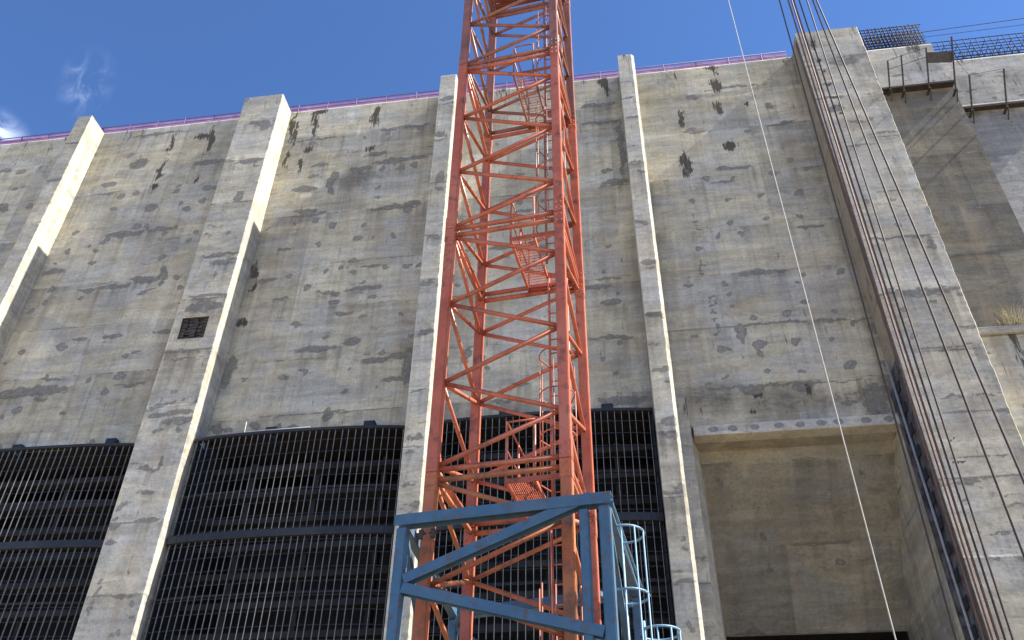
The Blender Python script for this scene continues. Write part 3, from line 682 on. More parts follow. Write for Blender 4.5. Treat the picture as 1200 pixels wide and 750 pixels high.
# intake chambers behind the racks
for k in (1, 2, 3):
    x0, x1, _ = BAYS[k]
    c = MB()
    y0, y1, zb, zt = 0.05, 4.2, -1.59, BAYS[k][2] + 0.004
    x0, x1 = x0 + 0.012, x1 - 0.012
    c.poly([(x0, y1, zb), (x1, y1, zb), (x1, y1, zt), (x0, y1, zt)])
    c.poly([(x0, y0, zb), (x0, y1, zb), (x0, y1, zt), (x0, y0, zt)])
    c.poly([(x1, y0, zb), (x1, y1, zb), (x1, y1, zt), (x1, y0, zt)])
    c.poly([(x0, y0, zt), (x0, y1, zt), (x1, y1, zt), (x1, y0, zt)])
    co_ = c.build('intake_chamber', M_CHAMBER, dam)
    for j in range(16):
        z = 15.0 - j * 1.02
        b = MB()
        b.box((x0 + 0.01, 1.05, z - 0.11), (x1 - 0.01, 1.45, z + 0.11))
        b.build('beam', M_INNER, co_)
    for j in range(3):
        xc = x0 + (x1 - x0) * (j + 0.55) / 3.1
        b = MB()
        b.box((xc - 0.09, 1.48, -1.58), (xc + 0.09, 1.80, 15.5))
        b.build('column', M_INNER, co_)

# open intake of the right bay: lintel, jamb, flared mouth, dark conduit
XR = 8.96
LZ = 14.66
l = MB()
l.box((2.30, -0.13, LZ), (XR + 0.04, 0.42, 15.056), 0.015)
lo = l.build('lintel', M_LIGHT, dam)
lo['label'] = 'pale lintel lip with round mortar dots over the open intake'
pm = mat('lintel_mortar_dot', (0.22, 0.22, 0.205), 0.9, 0, 0.25, 9)
for j in range(9):
    xc = 2.95 + j * 0.70 + random.uniform(-0.1, 0.1)
    b = MB()
    pts = []
    for q in range(14):
        a = 2 * math.pi * q / 14
        rr = random.uniform(0.85, 1.12)
        pts.append((xc + math.cos(a) * 0.165 * rr, -0.136, 14.86 + math.sin(a) * 0.115 * rr))
    for q in range(14):
        p, r2 = pts[q], pts[(q + 1) % 14]
        b.poly([p, r2, (r2[0], -0.128, r2[2]), (p[0], -0.128, p[2])])
    b.poly(pts)
    b.build('mortar_dot', pm, lo)
j_ = buttress('jamb', 1.775, 2.22, 0.12, {}, 77, dam, 0.02, z0=-1.6, z1=16.2)
j_['label'] = 'short grey jamb beside the open intake'


def quad_sheet(name, A, B, C, D, material, parent, seed, step=0.09, **kw):
    """bilinear sheet A-B-C-D (A,B low edge; D,C high edge) with stains"""
    A, B, C, D = (np.array(v, float) for v in (A, B, C, D))
    nu = int(max(np.linalg.norm(B - A), np.linalg.norm(C - D)) / step) + 2
    nv = int(max(np.linalg.norm(D - A), np.linalg.norm(C - B)) / step) + 2
    u, v = np.meshgrid(np.linspace(0, 1, nu), np.linspace(0, 1, nv))
    u3, v3 = u[..., None], v[..., None]
    P = (A * (1 - u3) + B * u3) * (1 - v3) + (D * (1 - u3) + C * u3) * v3
    Lu = np.linalg.norm(B - A)
    Cc = paint(u * Lu, P[..., 2], {}, (0, Lu, 0, 40), seed, **kw)
    i = np.arange(nu * nv).reshape(nv, nu)
    F = np.stack([i[:-1, :-1], i[:-1, 1:], i[1:, 1:], i[1:, :-1]], -1).reshape(-1, 4)
    me = bpy.data.meshes.new(name)
    me.from_pydata(P.reshape(-1, 3).tolist(), [], F.tolist())
    set_stain_shade(me, Cc.reshape(-1, 4))
    return new_obj(name, me, material, parent)


mouth = thing('intake_mouth', '', '')
del mouth['label'], mouth['category']
mouth.parent = dam
YS, YE, ZE = 1.05, 5.1, 9.6
XL0, XL1, XL2 = 2.20, 2.50, 2.93
quad_sheet('intake_roof', (XL2, YE, ZE), (XR, YE, ZE), (XR, YS, LZ), (XL1, YS, LZ), M_INTAKE, mouth, 91, dots=0.18, smear=0.12, mould=0.3, lift=1.5)
quad_sheet('soffit', (XL1, YS, LZ), (XR, YS, LZ), (XR, 0.0, LZ + 0.004), (XL0, 0.0, LZ + 0.004), M_INTAKE, mouth, 92, dots=0)
quad_sheet('side_wall', (XL0, 0.02, -1.6), (XL1, YS, -1.6), (XL1, YS, LZ), (XL0, 0.02, LZ), M_WALL, mouth, 93, dots=0.1)
quad_sheet('side_wall', (XL1, YS, -1.6), (XL2, YE, -1.6), (XL2, YE, LZ), (XL1, YS, LZ), M_WALL, mouth, 94, dots=0.1)
quad_sheet('side_wall', (XR, YE, -1.6), (XR, 0.0, -1.6), (XR, 0.0, LZ), (XR, YE, LZ), M_WALL, mouth, 95, dots=0.1)
c = MB()
c.poly([(XL2, 9, -1.6), (XR, 9, -1.6), (XR, 9, ZE), (XL2, 9, ZE)])
c.poly([(XL2, YE, ZE), (XR, YE, ZE), (XR, 9, ZE), (XL2, 9, ZE)])
c.poly([(XL2, YE, -1.6), (XL2, 9, -1.6), (XL2, 9, ZE), (XL2, YE, ZE)])
c.poly([(XR, YE, -1.6), (XR, 9, -1.6), (XR, 9, ZE), (XR, YE, ZE)])
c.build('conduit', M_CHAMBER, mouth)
# dark steel guide in the corner of the widest buttress, with a pale pipe
s = MB()
s.box((XR + 0.002, -0.30, -1.6), (9.148, 0.40, 15.9))
s.box((9.11, -1.06, -1.6), (9.147, -0.305, 16.6))
gd = s.build('gate_guide', M_DARKWET, dam)
gd['label'] = 'dark blotched steel gate guide with a pale pipe'
for j in range(22):
    b = MB()
    z = -1.2 + j * 0.8
    b.box((9.06, -0.72, z), (9.108, -0.40, z + 0.34))
    b.build('bracket', M_RACK, gd)
MB().tube([(9.05, -0.36, -1.6), (9.05, -0.36, 8.0), (9.03, -0.37, 17.0)], 0.045).build('pipe', M_PIPE, gd)
s = MB()
s.box((9.128, -1.2745, -1.6), (9.1485, -0.98, TOP - 0.5))
ar = s.build('corner_angle', M_PINK, dam)
ar['label'] = 'rusty pinkish steel angle along the left edge of the widest buttress'

# ------------------------------------------------------------------ right abutment
ab = thing('abutment_wall', 'stained brown and grey concrete wall right of the widest buttress', 'wall', (12, 0, -1.6))
ABL = Vector((12, 0, -1.6))


def abox(name, lo, hi, material, bevel=0.02, label=None):
    b = MB()
    b.box(lo, hi, bevel)
    o = b.build(name, material, ab)
    if label:
        o['label'] = label
    return o


abox('panel_body', (11.95, 0.03, 18.25), (15.42, 3.0, 31.74), M_GREY, 0.02)
abox('panel_body', (15.425, 0.45, 18.25), (34, 3.0, 30.54), M_GREY, 0.02)
abox('block_body', (11.95, 0.09, 31.76), (15.40, 3.0, 34.61), M_LIGHT, 0.03)
abox('block_body', (15.45, 0.53, 30.56), (34, 3.0, 33.74), M_LIGHT, 0.03)


def ab_sheet(name, x0, x1, z0, z1, y0, material, seed, label, **kw):
    o = wall_sheet(name, x0, x1, z0, z1, {}, seed, ab, material, y0=y0, step=0.08, **kw)
    o.location = -ABL
    o['label'] = label
    return o


ab_sheet('brown_panel', 11.95, 15.42, 18.25, 31.75, 0.0, M_BROWN, 61, 'brown streaked concrete panel', dots=0.08, smear=0.35, mould=1.1, lift=0.6)
ab_sheet('grey_panel', 15.425, 28, 18.25, 30.55, 0.42, M_GREY, 62, 'smooth grey concrete panel', dots=0.05, smear=0.2, mould=0.8, lift=0.6)
ab_sheet('upper_block', 11.95, 15.40, 31.76, 34.62, 0.05, M_BLOCK, 63, 'pale upper concrete block', dots=0.4, smear=0.9, mould=0.9)
ab_sheet('side_block', 15.45, 28, 30.56, 33.75, 0.49, M_BLOCK, 64, 'pale lower concrete block on the far right', dots=0.4, smear=0.8, mould=0.7)
ab_sheet('lower_face', 11.95, 28, -1.6, 17.94, -0.05, M_WALL, 65, 'damp lower concrete face', dots=0.3, smear=0.5, mould=1.2)
abox('step_block', (15.5, 1.2, 33.76), (17.6, 2.9, 34.35), M_LIGHT, 0.02)
abox('ledge', (11.95, -0.20, 17.95), (34, 0.5, 18.24), M_LOWER, 0.03, 'thin pale ledge')
abox('lower_body', (11.95, 0.0, -1.6), (34, 3.0, 17.93), M_LOWER, 0.02)

# ------------------------------------------------------------------ trash racks
def rack(x0, x1, ztop, label):
    t = thing('trash_rack', label, 'trash rack', ((x0 + x1) / 2, 0.3, -1.6), 'trash racks between the buttresses')
    xc, hw = (x0 + x1) / 2, (x1 - x0) / 2 - 0.03
    ya = lambda x: -0.62 - 0.36 * math.sqrt(max(0.0, 1 - 0.95 * ((x - xc) / hw) ** 2))
    xs = np.linspace(xc - hw, xc + hw, 21)

    def ribbon(z, h, dep, off):
        b = MB()
        for p, q in zip(xs[:-1], xs[1:]):
            b.bar((p, ya(p) + off, z), (q, ya(q) + off, z), dep, h)
        return b
    nb = 33
    proto = None
    for k in range(nb):
        x = xc - hw + 2 * hw * (k + 0.5) / nb
        if proto is None:
            b = MB()
            b.box((-0.008, -0.022, -1.58), (0.008, 0.022, ztop - 0.06))
            proto = b.build('bar', M_BAR)
            o = proto
        else:
            o = proto.copy()
            COL.objects.link(o)
        o.parent = t
        o.location = Vector((x + random.uniform(-.012, .012), ya(x), 0)) - Vector(t.location)
        o.rotation_euler = (0, random.uniform(-.0006, .0006), 0)
    z = ztop - 0.45
    while z > -1.4:
        ribbon(z, 0.022, 0.04, 0.055).build('cross_flat', M_RACK, t)
        z -= 0.46
    for z, h, off in ((ztop - 0.06, 0.10, 0.03), (11.5, 0.26, 0.01), (7.6, 0.26, 0.01), (3.7, 0.26, 0.01), (-0.2, 0.26, 0.01)):
        ribbon(z, h, 0.22, off).build('crossbeam', M_RACK, t)
    for z in (13.15, 9.55, 5.65, 1.75):
        ribbon(z, 0.07, 0.10, 0.12).build('tie_beam', M_INNER, t)
    for s_ in (-1, 1):
        b = MB()
        b.box((xc + s_ * hw - 0.06, -0.50, -1.6), (xc + s_ * hw + 0.02, 0.35, ztop - 0.02))
        b.build('side_post', M_RACK, t)
    for f in (0.33, 0.80):
        x = x0 + (x1 - x0) * f
        b = MB()
        b.box((x - 0.22, -0.30, ztop - 0.02), (x + 0.2, -0.03, ztop + 0.62), 0.03)
        b.box((x - 0.28, -0.70, ztop - 0.06), (x + 0.26, -0.03, ztop + 0.03))
        b.build('lifting_lug', M_RACK, t)
    return t


rack(-25.58, -17.45, 15.36, 'dark curved steel trash rack at the far left of the dam')
rk = rack(-15.42, -7.52, 15.40, 'broad dark trash rack right of the buttress with the square pocket')
rack(-6.68, 1.00, 15.46, 'dark trash rack behind the orange crane mast and blue frame')
MB().tube([(-13.5, -0.90, 15.9), (-13.48, -0.92, 15.45), (-12.6, -1.0, 15.43), (-11.0, -1.03, 15.43)], 0.022).build('bent_rod', M_PIPE, rk)

# ------------------------------------------------------------------ guardrail with mauve net along the crest
gr = thing('guardrail', 'purple guardrail with mauve safety net along the dam crest', 'railing', (-12, 0.55, TOP))
b = MB()
xs = np.linspace(-36, 9.1, 160)
for p, q in zip(xs[:-1], xs[1:]):
    z0 = TOP + 0.02
    za, zb = (TOP + 0.93 + 0.10 * (fbm(np.array(v * 0.8), np.array(2.0)) - 0.5) for v in (p, q))
    ya, yb = (0.44 + 0.05 * (fbm(np.array(v * 1.3), np.array(7.0)) - 0.5) for v in (p, q))
    b.poly([(p, ya, z0), (q, yb, z0), (q, yb, zb), (p, ya, za)])
b.build('net', M_NET, gr)
MB().tube([(-36, 0.40, TOP + 1.0), (9.1, 0.40, TOP + 1.0)], 0.028, 6).build('top_rail', M_RAIL, gr)
MB().tube([(-36, 0.40, TOP + 0.72), (9.1, 0.40, TOP + 0.72)], 0.016, 6).build('mid_rail', M_RAIL, gr)
proto = None
for x in np.arange(-35.5, 9.1, 1.55):
    if proto is None:
        proto = MB().tube([(0, 0, 0), (0, 0, 1.03)], 0.024, 6).build('post', M_RAIL)
        o = proto
    else:
        o = proto.copy()
        COL.objects.link(o)
    o.parent = gr
    o.location = Vector((float(x), 0.39, TOP - 0.01)) - Vector(gr.location)
    o.rotation_euler = (random.uniform(-.03, .03), random.uniform(-.03, .03), 0)
for k, (x, h) in enumerate(((-18.7, 0.62), (-18.55, 0.45))):
    pass

# ------------------------------------------------------------------ tower crane mast
CX, CY, TH = -1.7518, -14.0183, -0.10055
CT, ST = math.cos(TH), math.sin(TH)
loc = lambda a, b_, z: Vector((CX + a * CT - b_ * ST, CY + a * ST + b_ * CT, z))
AX, BX = Vector((CT, ST, 0)), Vector((-ST, CT, 0))
crane = thing('crane_mast', 'tall orange lattice tower crane mast standing in front of the dam', 'crane', loc(0, 0, -1.6))
CHORD = {'FL': (-1, -1), 'FR': (1, -1), 'BL': (-1, 1), 'BR': (1, 1)}
NODE = {'FL': (-0.13, -1.67, -3.28, -4.76), 'BR': (-0.13, -1.67, -3.28, -4.76), 'FR': (-0.88, -2.47, -4.02), 'BL': (-0.88, -2.47, -4.02)}
SECT = [(-3.9, 1.0), (1.0, 5.9), (5.9, 10.8), (10.8, 15.7), (15.7, 20.6), (20.6, 25.5), (25.5, 30.4)]
CW = 0.165
for si, (zb, zt) in enumerate(SECT):
    chord_m = (M_TAN, M_TAN, M_ORANGE, M_ORANGE, M_FADED, M_FADED, M_FADED)[si]
    brace_m = (M_TAN, M_TAN, M_ORANGE, M_ORANGE, M_FADED, M_FADED, M_FADED)[si]
    sec = thing('mast_section', '', '', loc(0, 0, max(zb, -1.6)))
    del sec['label'], sec['category']
    WORLD_LOC[sec.name] = Vector(sec.location)
    sec.location = Vector(sec.location) - Vector(crane.location)
    sec.parent = crane
    zlow = max(zb, -1.6)
    for k, (a, c_) in CHORD.items():
        b = MB()
        b.bar(loc(a, c_, zlow + 0.004), loc(a, c_, zt - 0.004), CW, CW, BX, 0.012)
        # bolted sleeves at the ends and their pins
        for z0, z1 in ((zt - 0.30, zt - 0.006), (zb + 0.006, zb + 0.30)):
            if z0 < -1.6:
                continue
            b.bar(loc(a, c_, z0), loc(a, c_, z1), CW + 0.014, CW + 0.014, BX, 0.006)
        for zp in (zt - 0.08, zt - 0.22, zb + 0.08, zb + 0.22):
            if zp > -1.5:
                for sx_ in (-0.045, 0.045):
                    c0 = loc(a, c_, zp) + AX * sx_
                    b.tube([c0 - BX * (CW / 2 + 0.028), c0 + BX * (CW / 2 + 0.028)], 0.016, 6)
        b.build('chord', chord_m if not (si == 1 and k in ('BL', 'BR')) else M_ORANGE, sec)
    faces = (('FL', 'FR'), ('FL', 'BL'), ('BR', 'BL'), ('BR', 'FR'))
    for pa, pb in faces:
        A, B_ = CHORD[pa], CHORD[pb]
        inset = 0.03
        pt = lambda ch, z: loc(ch[0] * (1 - inset), ch[1] * (1 - inset), zt + z)
        zig = []
        for i in range(4):
            zig.append((A, NODE[pa][i]))
            if i < 3:
                zig.append((B_, NODE[pb][i]))
        for (c0, z0), (c1, z1) in zip(zig[:-1], zig[1:]):
            if zt + min(z0, z1) < -1.6:
                continue
            MB().tube([pt(c0, z0), pt(c1, z1)], 0.038, 8).build('diagonal_brace', brace_m, sec)
        for z in (-0.085, -4.815):
            if zt + z < -1.6:
                continue
            MB().tube([pt(A, z), pt(B_, z)], 0.045, 8).build('horizontal_brace', brace_m if z < -1 or si != 1 else M_TAN, sec)


# platforms, ladders and hose inside the mast
def platform(z, m_):
    p = thing('platform', '', '', loc(0.3, 0.2, z))
    del p['label'], p['category']
    WORLD_LOC[p.name] = Vector(p.location)
    p.location = Vector(p.location) - Vector(crane.location)
    p.parent = crane
    gtg = MB()

    def area(a0, a1, b0, b1):
        for a in np.arange(a0, a1 + 0.001, 0.030):
            gtg.bar(loc(a, b0, z), loc(a, b1, z), 0.003, 0.02)
        for b__ in np.arange(b0, b1 + 0.001, 0.075):
            gtg.bar(loc(a0, b__, z + 0.003), loc(a1, b__, z + 0.003), 0.003, 0.015)
    area(0.0, 0.42, -0.55, 0.92)
    area(0.46, 0.86, 0.62, 0.92)
    gtg.build('grating', m_, p)
    fr = MB()
    for a0, b0, a1, b1 in ((0, -0.57, 0, 0.94), (0.44, -0.57, 0.44, 0.94), (0, -0.57, 0.9, -0.57), (0, 0.94, 0.9, 0.94), (0.44, 0.6, 0.9, 0.6)):
        fr.bar(loc(a0, b0, z - 0.01), loc(a1, b1, z - 0.01), 0.035, 0.075)
    fr.build('edge_frame', m_, p)
    for a, b__ in ((0.0, -0.55), (0.0, 0.2), (0.0, 0.92), (0.44, -0.55)):
        MB().tube([loc(a, b__, z), loc(a, b__, z + 1.02)], 0.020, 6).build('handrail_post', m_, p)
    for h in (0.52, 1.02):
        MB().tube([loc(0, -0.55, z + h), loc(0, 0.92, z + h)], 0.016, 6).build('handrail', m_, p)
    MB().tube([loc(0, -0.55, z + 1.02), loc(0.44, -0.55, z + 1.02)], 0.016, 6).build('handrail', m_, p)


def mast_ladder(z0, z1, b0, m_, hoops):
    p = thing('ladder', '', '', loc(0.68, b0, z0))
    del p['label'], p['category']
    WORLD_LOC[p.name] = Vector(p.location)
    p.location = Vector(p.location) - Vector(crane.location)
    p.parent = crane
    for a in (0.50, 0.84):
        MB().tube([loc(a, b0, z0), loc(a, b0, z1)], 0.026, 6).build('stringer', m_, p)
    for z in np.arange(z0 + 0.2, z1 - 0.05, 0.30):
        MB().tube([loc(0.50, b0, z), loc(0.84, b0, z)], 0.013, 6).build('rung', m_, p)
    arc = [(0.50, b0)] + [(0.67 - 0.30 * math.cos(math.pi * t), b0 - 0.28 - 0.32 * math.sin(math.pi * t)) for t in np.linspace(0, 1, 9)] + [(0.84, b0)]
    for z in np.arange(z0 + hoops[0], z0 + hoops[1], 0.80):
        MB().tube([loc(a, b__, z) for a, b__ in arc], 0.013, 6).build('hoop', m_, p)
    for a, b__ in (arc[1], arc[3], arc[5], arc[7], arc[9]):
        MB().tube([loc(a, b__, z0 + hoops[0]), loc(a, b__, z0 + hoops[1] - 0.25)], 0.010, 6).build('cage_bar', m_, p)


for z, m_ in ((1.0, M_TAN), (5.9, M_ORANGE), (10.8, M_ORANGE), (15.7, M_FADED)):
    platform(z, m_)
mast_ladder(-1.6, 5.7, 0.30, M_ORANGE, (2.3, 6.3))
mast_ladder(5.95, 10.6, 0.45, M_ORANGE, (0.2, 2.6))
mast_ladder(10.85, 15.5, 0.30, M_FADED, (0.6, 4.6))
mast_ladder(15.75, 20.5, 0.45, M_FADED, (0.2, 3.2))
b = MB()
hz = np.linspace(-1.6, 10.2, 40)
b.tube([loc(0.93 + 0.03 * math.sin(z * 1.1), -0.62 + 0.05 * math.sin(z * 0.7), z) for z in hz], 0.026, 6)
b.build('power_cable', M_HOSE, crane)
# dark deck and machinery under the slewing gear just at the top of the view
b = MB()
b.box(loc(0, 0, 21.0) + Vector((-0.9, 0.42, 0)), loc(0, 0, 21.06) + Vector((-0.02, 0.95, 0)))
b.box(loc(0, 0, 20.98) + Vector((0.22, -0.1, 0)), loc(0, 0, 21.1) + Vector((0.9, 0.95, 0)))
b.bar(loc(-0.95, 0.55, 20.95), loc(0.95, 0.55, 20.95), 0.10, 0.12)
b.bar(loc(-0.95, 0.93, 20.93), loc(0.95, 0.93, 20.93), 0.10, 0.14)
b.box(loc(0, 0, 21.06) + Vector((0.3, 0.1, 0)), loc(0, 0, 21.6) + Vector((0.8, 0.7, 0)), 0.04)
b.build('machinery_deck', M_DARKRED, crane)

# ------------------------------------------------------------------ blue base frame around the mast
ZT = 4.92
FLp, FRp, BRp, BLp = Vector((-3.06, -15.44, 0)), Vector((-0.33, -15.80, 0)), Vector((-0.03, -12.45, 0)), Vector((-3.10, -11.75, 0))
frame = thing('climbing_frame', 'blue steel box frame braced around the foot of the orange mast', 'steel frame', (-1.7, -13.9, -1.6))
up_ = Vector((0, 0, 1))


def fangle(name, p, q, a_, dep=0.125, t_=0.012):
    """channel brace open underneath: front and back legs joined by a top plate"""
    d = (q - p).normalized()
    upv = (up_ - d * d.z).normalized()
    b = MB()
    b.bar(p, q, t_, a_, upv)
    back = -fn * dep
    b.bar(p + back, q + back, t_, a_, upv)
    k_ = upv * (a_ / 2 - t_ / 2 - 0.001) - fn * dep / 2
    b.bar(p + k_, q + k_, dep - t_, t_, upv)
    return b.build(name, M_BLUE, frame)


def fbar(name, p, q, w_, h_, ref=(0, 0, 1), m_=None):
    return MB().bar(p, q, w_, h_, ref, 0.012).build(name, m_ or M_BLUE, frame)


for P, w_ in ((FLp, 0.145), (FRp, 0.145), (BRp, 0.13), (BLp, 0.13)):
    fbar('post', P + up_ * -1.6, P + up_ * (ZT - 0.10), w_, w_, (0.14, 0.99, 0))
fu = (FRp - FLp).normalized()
fn = Vector((fu.y, -fu.x, 0))
fangle('top_beam', FLp - fu * 0.10 + fn * 0.09 + up_ * ZT, FRp + fu * 0.10 + fn * 0.09 + up_ * ZT, 0.155, 0.16)
su = (BRp - FRp).normalized()
fbar('top_beam', FRp + su * 0.09 + up_ * (ZT - 0.01), BRp + up_ * (ZT - 0.01), 0.13, 0.15)
su2 = (BLp - FLp).normalized()
fbar('top_beam', FLp + su2 * 0.09 + up_ * (ZT - 0.01), BLp + up_ * (ZT - 0.01), 0.13, 0.15)
fbar('top_beam', BLp + up_ * (ZT + 0.002), BRp + up_ * (ZT + 0.002), 0.15, 0.17)
off = fn * 0.075
fangle('diagonal_brace', FLp + fu * 0.09 + off + up_ * 4.10, FRp - fu * 0.10 + off + up_ * 4.97 - fu * 0.06, 0.135)
fangle('diagonal_brace', FLp + fu * 0.08 + off + up_ * 3.99, FRp - fu * 0.08 + off + up_ * 3.24, 0.135)
fangle('diagonal_brace', FLp + fu * 0.08 + off + up_ * 2.15, FRp - fu * 0.08 + off + up_ * 3.02, 0.135)
fangle('diagonal_brace', FLp + fu * 0.08 + off + up_ * 1.98, FRp - fu * 0.08 + off + up_ * 1.2, 0.135)
fbar('inner_post', FRp - fu * 0.27 + up_ * -1.6, FRp - fu * 0.27 + up_ * (ZT - 0.11), 0.12, 0.12, (0.14, 0.99, 0))
for z0, z1 in ((ZT - 0.15, 2.4), (-0.4, 2.2)):
    fbar('side_brace', FRp + su * 0.10 + up_ * z0, BRp - su * 0.08 + up_ * z1, 0.09, 0.10)
    fbar('side_brace', FLp + su2 * 0.10 + up_ * z0, BLp - su2 * 0.08 + up_ * z1, 0.09, 0.10)
    fbar('side_brace', BLp + up_ * (z0 - 0.05), BRp + up_ * (z1 - 0.05), 0.09, 0.10)
g_ = MB()
for P in (FLp + fu * 0.25, FLp + fu * 0.42):
    c0 = P + up_ * (ZT - 0.12) + Vector((0, 0.05, 0))
    g_.bar(c0, c0 - up_ * 0.12, 0.06, 0.06)
    g_.tube([c0 - up_ * 0.05 - fu * 0.06, c0 - up_ * 0.05 + fu * 0.06], 0.018, 6)
g_.build('clamp', M_POST, frame)
# mast guide brackets
for P, tgt in ((BRp, loc(1, 1, 0)), (BLp, loc(-1, 1, 0))):
    d = (tgt - P)
    fbar('guide_arm', P + up_ * (ZT - 0.22) + d * 0.12, P + up_ * (ZT - 0.22) + d * 0.90, 0.07, 0.09)


# ------------------------------------------------------------------ caged access ladders on the right of the frame
def caged_ladder(x, y, z0, z1, cage0, label, extra=0.0):
    t = thing('caged_ladder', label, 'ladder', (x, y, z0), 'caged ladders beside the blue frame')
    r_ = 0.27
    for s_ in (-1, 1):
        MB().tube([(x - 0.20, y + s_ * 0.19, z0), (x - 0.20, y + s_ * 0.19, z1 + 0.1)], 0.022, 6).build('stringer', M_CYAN, t)
    for z in np.arange(z0 + 0.15, z1, 0.29):
        MB().tube([(x - 0.20, y - 0.19, z), (x - 0.20, y + 0.19, z)], 0.013, 6).build('rung', M_CYAN, t)
    ang = np.linspace(math.radians(-155), math.radians(155), 17)
    ring = lambda z: [(x - 0.20, y - 0.19, z)] + [(x + r_ * math.cos(a), y + r_ * 1.12 * math.sin(a), z) for a in ang] + [(x - 0.20, y + 0.19, z)]
    z = z1
    while z > cage0 - 0.01:
        MB().tube(ring(z), 0.016, 6).build('hoop', M_CYAN, t)
        z -= 0.86
    for k in (1, 3, 5, 7, 9, 11, 13, 15):
        px, py, _ = ring(0)[k + 1]
        MB().tube([(px, py, cage0), (px, py, z1)], 0.012, 6).build('cage_bar', M_CYAN, t)
    for z in np.arange(z0 + 0.5, z1, 1.5):
        MB().bar((x - 0.21, y - 0.19, z), (x - 0.44, y - 0.19, z), 0.03, 0.05).build('standoff', M_CYAN, t)
    return t


caged_ladder(-0.12, -14.85, -1.6, 4.86, 0.6, 'taller light blue caged ladder fixed to the side of the blue frame')
caged_ladder(0.25, -14.40, -1.6, 3.66, 0.6, 'shorter light blue caged ladder outside the taller one')
fbar('handrail', FRp + up_ * (ZT + 0.02) + Vector((0.08, 0.02, 0)), BRp + up_ * (ZT - 0.0) + Vector((0.10, -0.2, 0)), 0.035, 0.035, m_=M_CYAN)

# ------------------------------------------------------------------ hanging ropes and cables
def rope(name, label, cat, p0, p1, r_, m_, group=None, sag=0.0):
    p0, p1 = Vector(p0), Vector(p1)
    pts = [p0.lerp(p1, t) + Vector((sag * math.sin(math.pi * t), 0, 0)) for t in np.linspace(0, 1, 25)]
    b = MB(p1)
    b.tube(pts, r_, 6)
    o = b.build(name, m_)
    return tag(o, label, cat, group)


def hang(name, label, xa, xb, y, r_, m_, group=None, ztop=58.0, wav=0.0):
    """xa, xb: x at z = 34.7 and z = 6.8 ; extended straight up and down to the ground"""
    k = (xa - xb) / (34.7 - 6.8)
    f = lambda z: xb + k * (z - 6.8)
    return rope(name, label, 'cable' if name != 'rope' else 'rope', (f(ztop), y, ztop), (f(-1.6), y, -1.6), r_, m_, group, wav)


GC = 'steel cables hanging in front of the widest buttress'
hang('rope', 'white rope hanging straight down alone across the pale right bay', 6.15, 6.30, -3.0, 0.019, M_ROPE_W)
hang('steel_cable', 'black cable running down the dark left side of the widest buttress', 8.31, 7.72, -3.0, 0.029, M_ROPE_B, GC)
hang('steel_cable', 'rusty cable along the left edge of the widest buttress, second from left of the cables', 8.68, 8.36, -3.0, 0.034, M_ROPE_D, GC)
hang('steel_cable', 'rusty cable third from the left of the cables on the widest buttress', 8.80, 8.56, -3.05, 0.034, M_ROPE_D, GC)
hang('steel_cable', 'rusty cable fourth from the left of the cables on the widest buttress', 8.93, 8.72, -2.95, 0.034, M_ROPE_D, GC)
hang('steel_cable', 'dark cable fifth from the left, middle of the cables on the widest buttress', 9.14, 8.86, -3.0, 0.029, M_ROPE_B, GC)
hang('steel_cable', 'dark cable third from the right of the cables on the widest buttress', 9.44, 9.02, -3.05, 0.029, M_ROPE_B, GC)
hang('steel_cable', 'black cable second from the right, slanting over the pale blocks', 9.70, 10.02, -3.0, 0.034, M_ROPE_B, GC)
hang('steel_cable', 'rightmost black cable slanting over the pale blocks of the widest buttress', 9.85, 10.83, -3.0, 0.034, M_ROPE_B, GC)
rope('overhead_wire', 'higher of two thin wires stretched above the right abutment', 'wire', (15.6, 1.0, 36.82), (30, 1.0, 37.4), 0.018, M_ROPE_B, 'overhead wires')
rope('overhead_wire', 'lower of two thin wires stretched above the right abutment', 'wire', (15.6, 1.0, 36.42), (30, 1.0, 36.75), 0.014, M_ROPE_B, 'overhead wires')


# ------------------------------------------------------------------ rebar left standing on the blocks
def rebar_cage(label, x0, x1, y0, y1, z0, z1, dx, dz, lean=0.0, jit=0.02, bar_r=0.021):
    t = thing('rebar_cage', label, 'rebar cage', ((x0 + x1) / 2, (y0 + y1) / 2, z0))
    for y in (y0, y1):
        xs_ = np.arange(x0, x1 + 0.001, dx)
        for x in xs_:
            x = float(x) + random.uniform(-jit, jit)
            h = z1 + random.uniform(-0.05, 0.12)
            MB().tube([(x, y, z0 - 0.05), (x + random.uniform(-jit, jit) + lean, y, h)], bar_r, 5).build('upright_bar', M_REBAR, t)
        for z in np.arange(z0 + 0.12, z1 + 0.001, dz):
            z = float(z) + random.uniform(-jit, jit)
            MB().tube([(x0 - 0.1, y, z), (x1 + random.uniform(0.02, 0.15), y, z + random.uniform(-.02, .02))], bar_r, 5).build('long_bar', M_REBAR, t)
    for x in np.arange(x0, x1, dx * 2):
        for z in np.arange(z0 + 0.12, z1, dz * 2):
            MB().tube([(float(x), y0, float(z)), (float(x), y1, float(z))], 0.015, 5).build('tie_bar', M_REBAR, t)
    return t


rebar_cage('dense block of standing rebar on the pale upper block beside the widest buttress', 12.75, 15.35, 0.30, 0.75, 34.62, 36.55, 0.17, 0.22, bar_r=0.027)
rebar_cage('long low mesh of rebar along the far right block', 15.75, 27.0, 0.75, 1.5, 33.75, 35.55, 0.30, 0.24, jit=0.05)

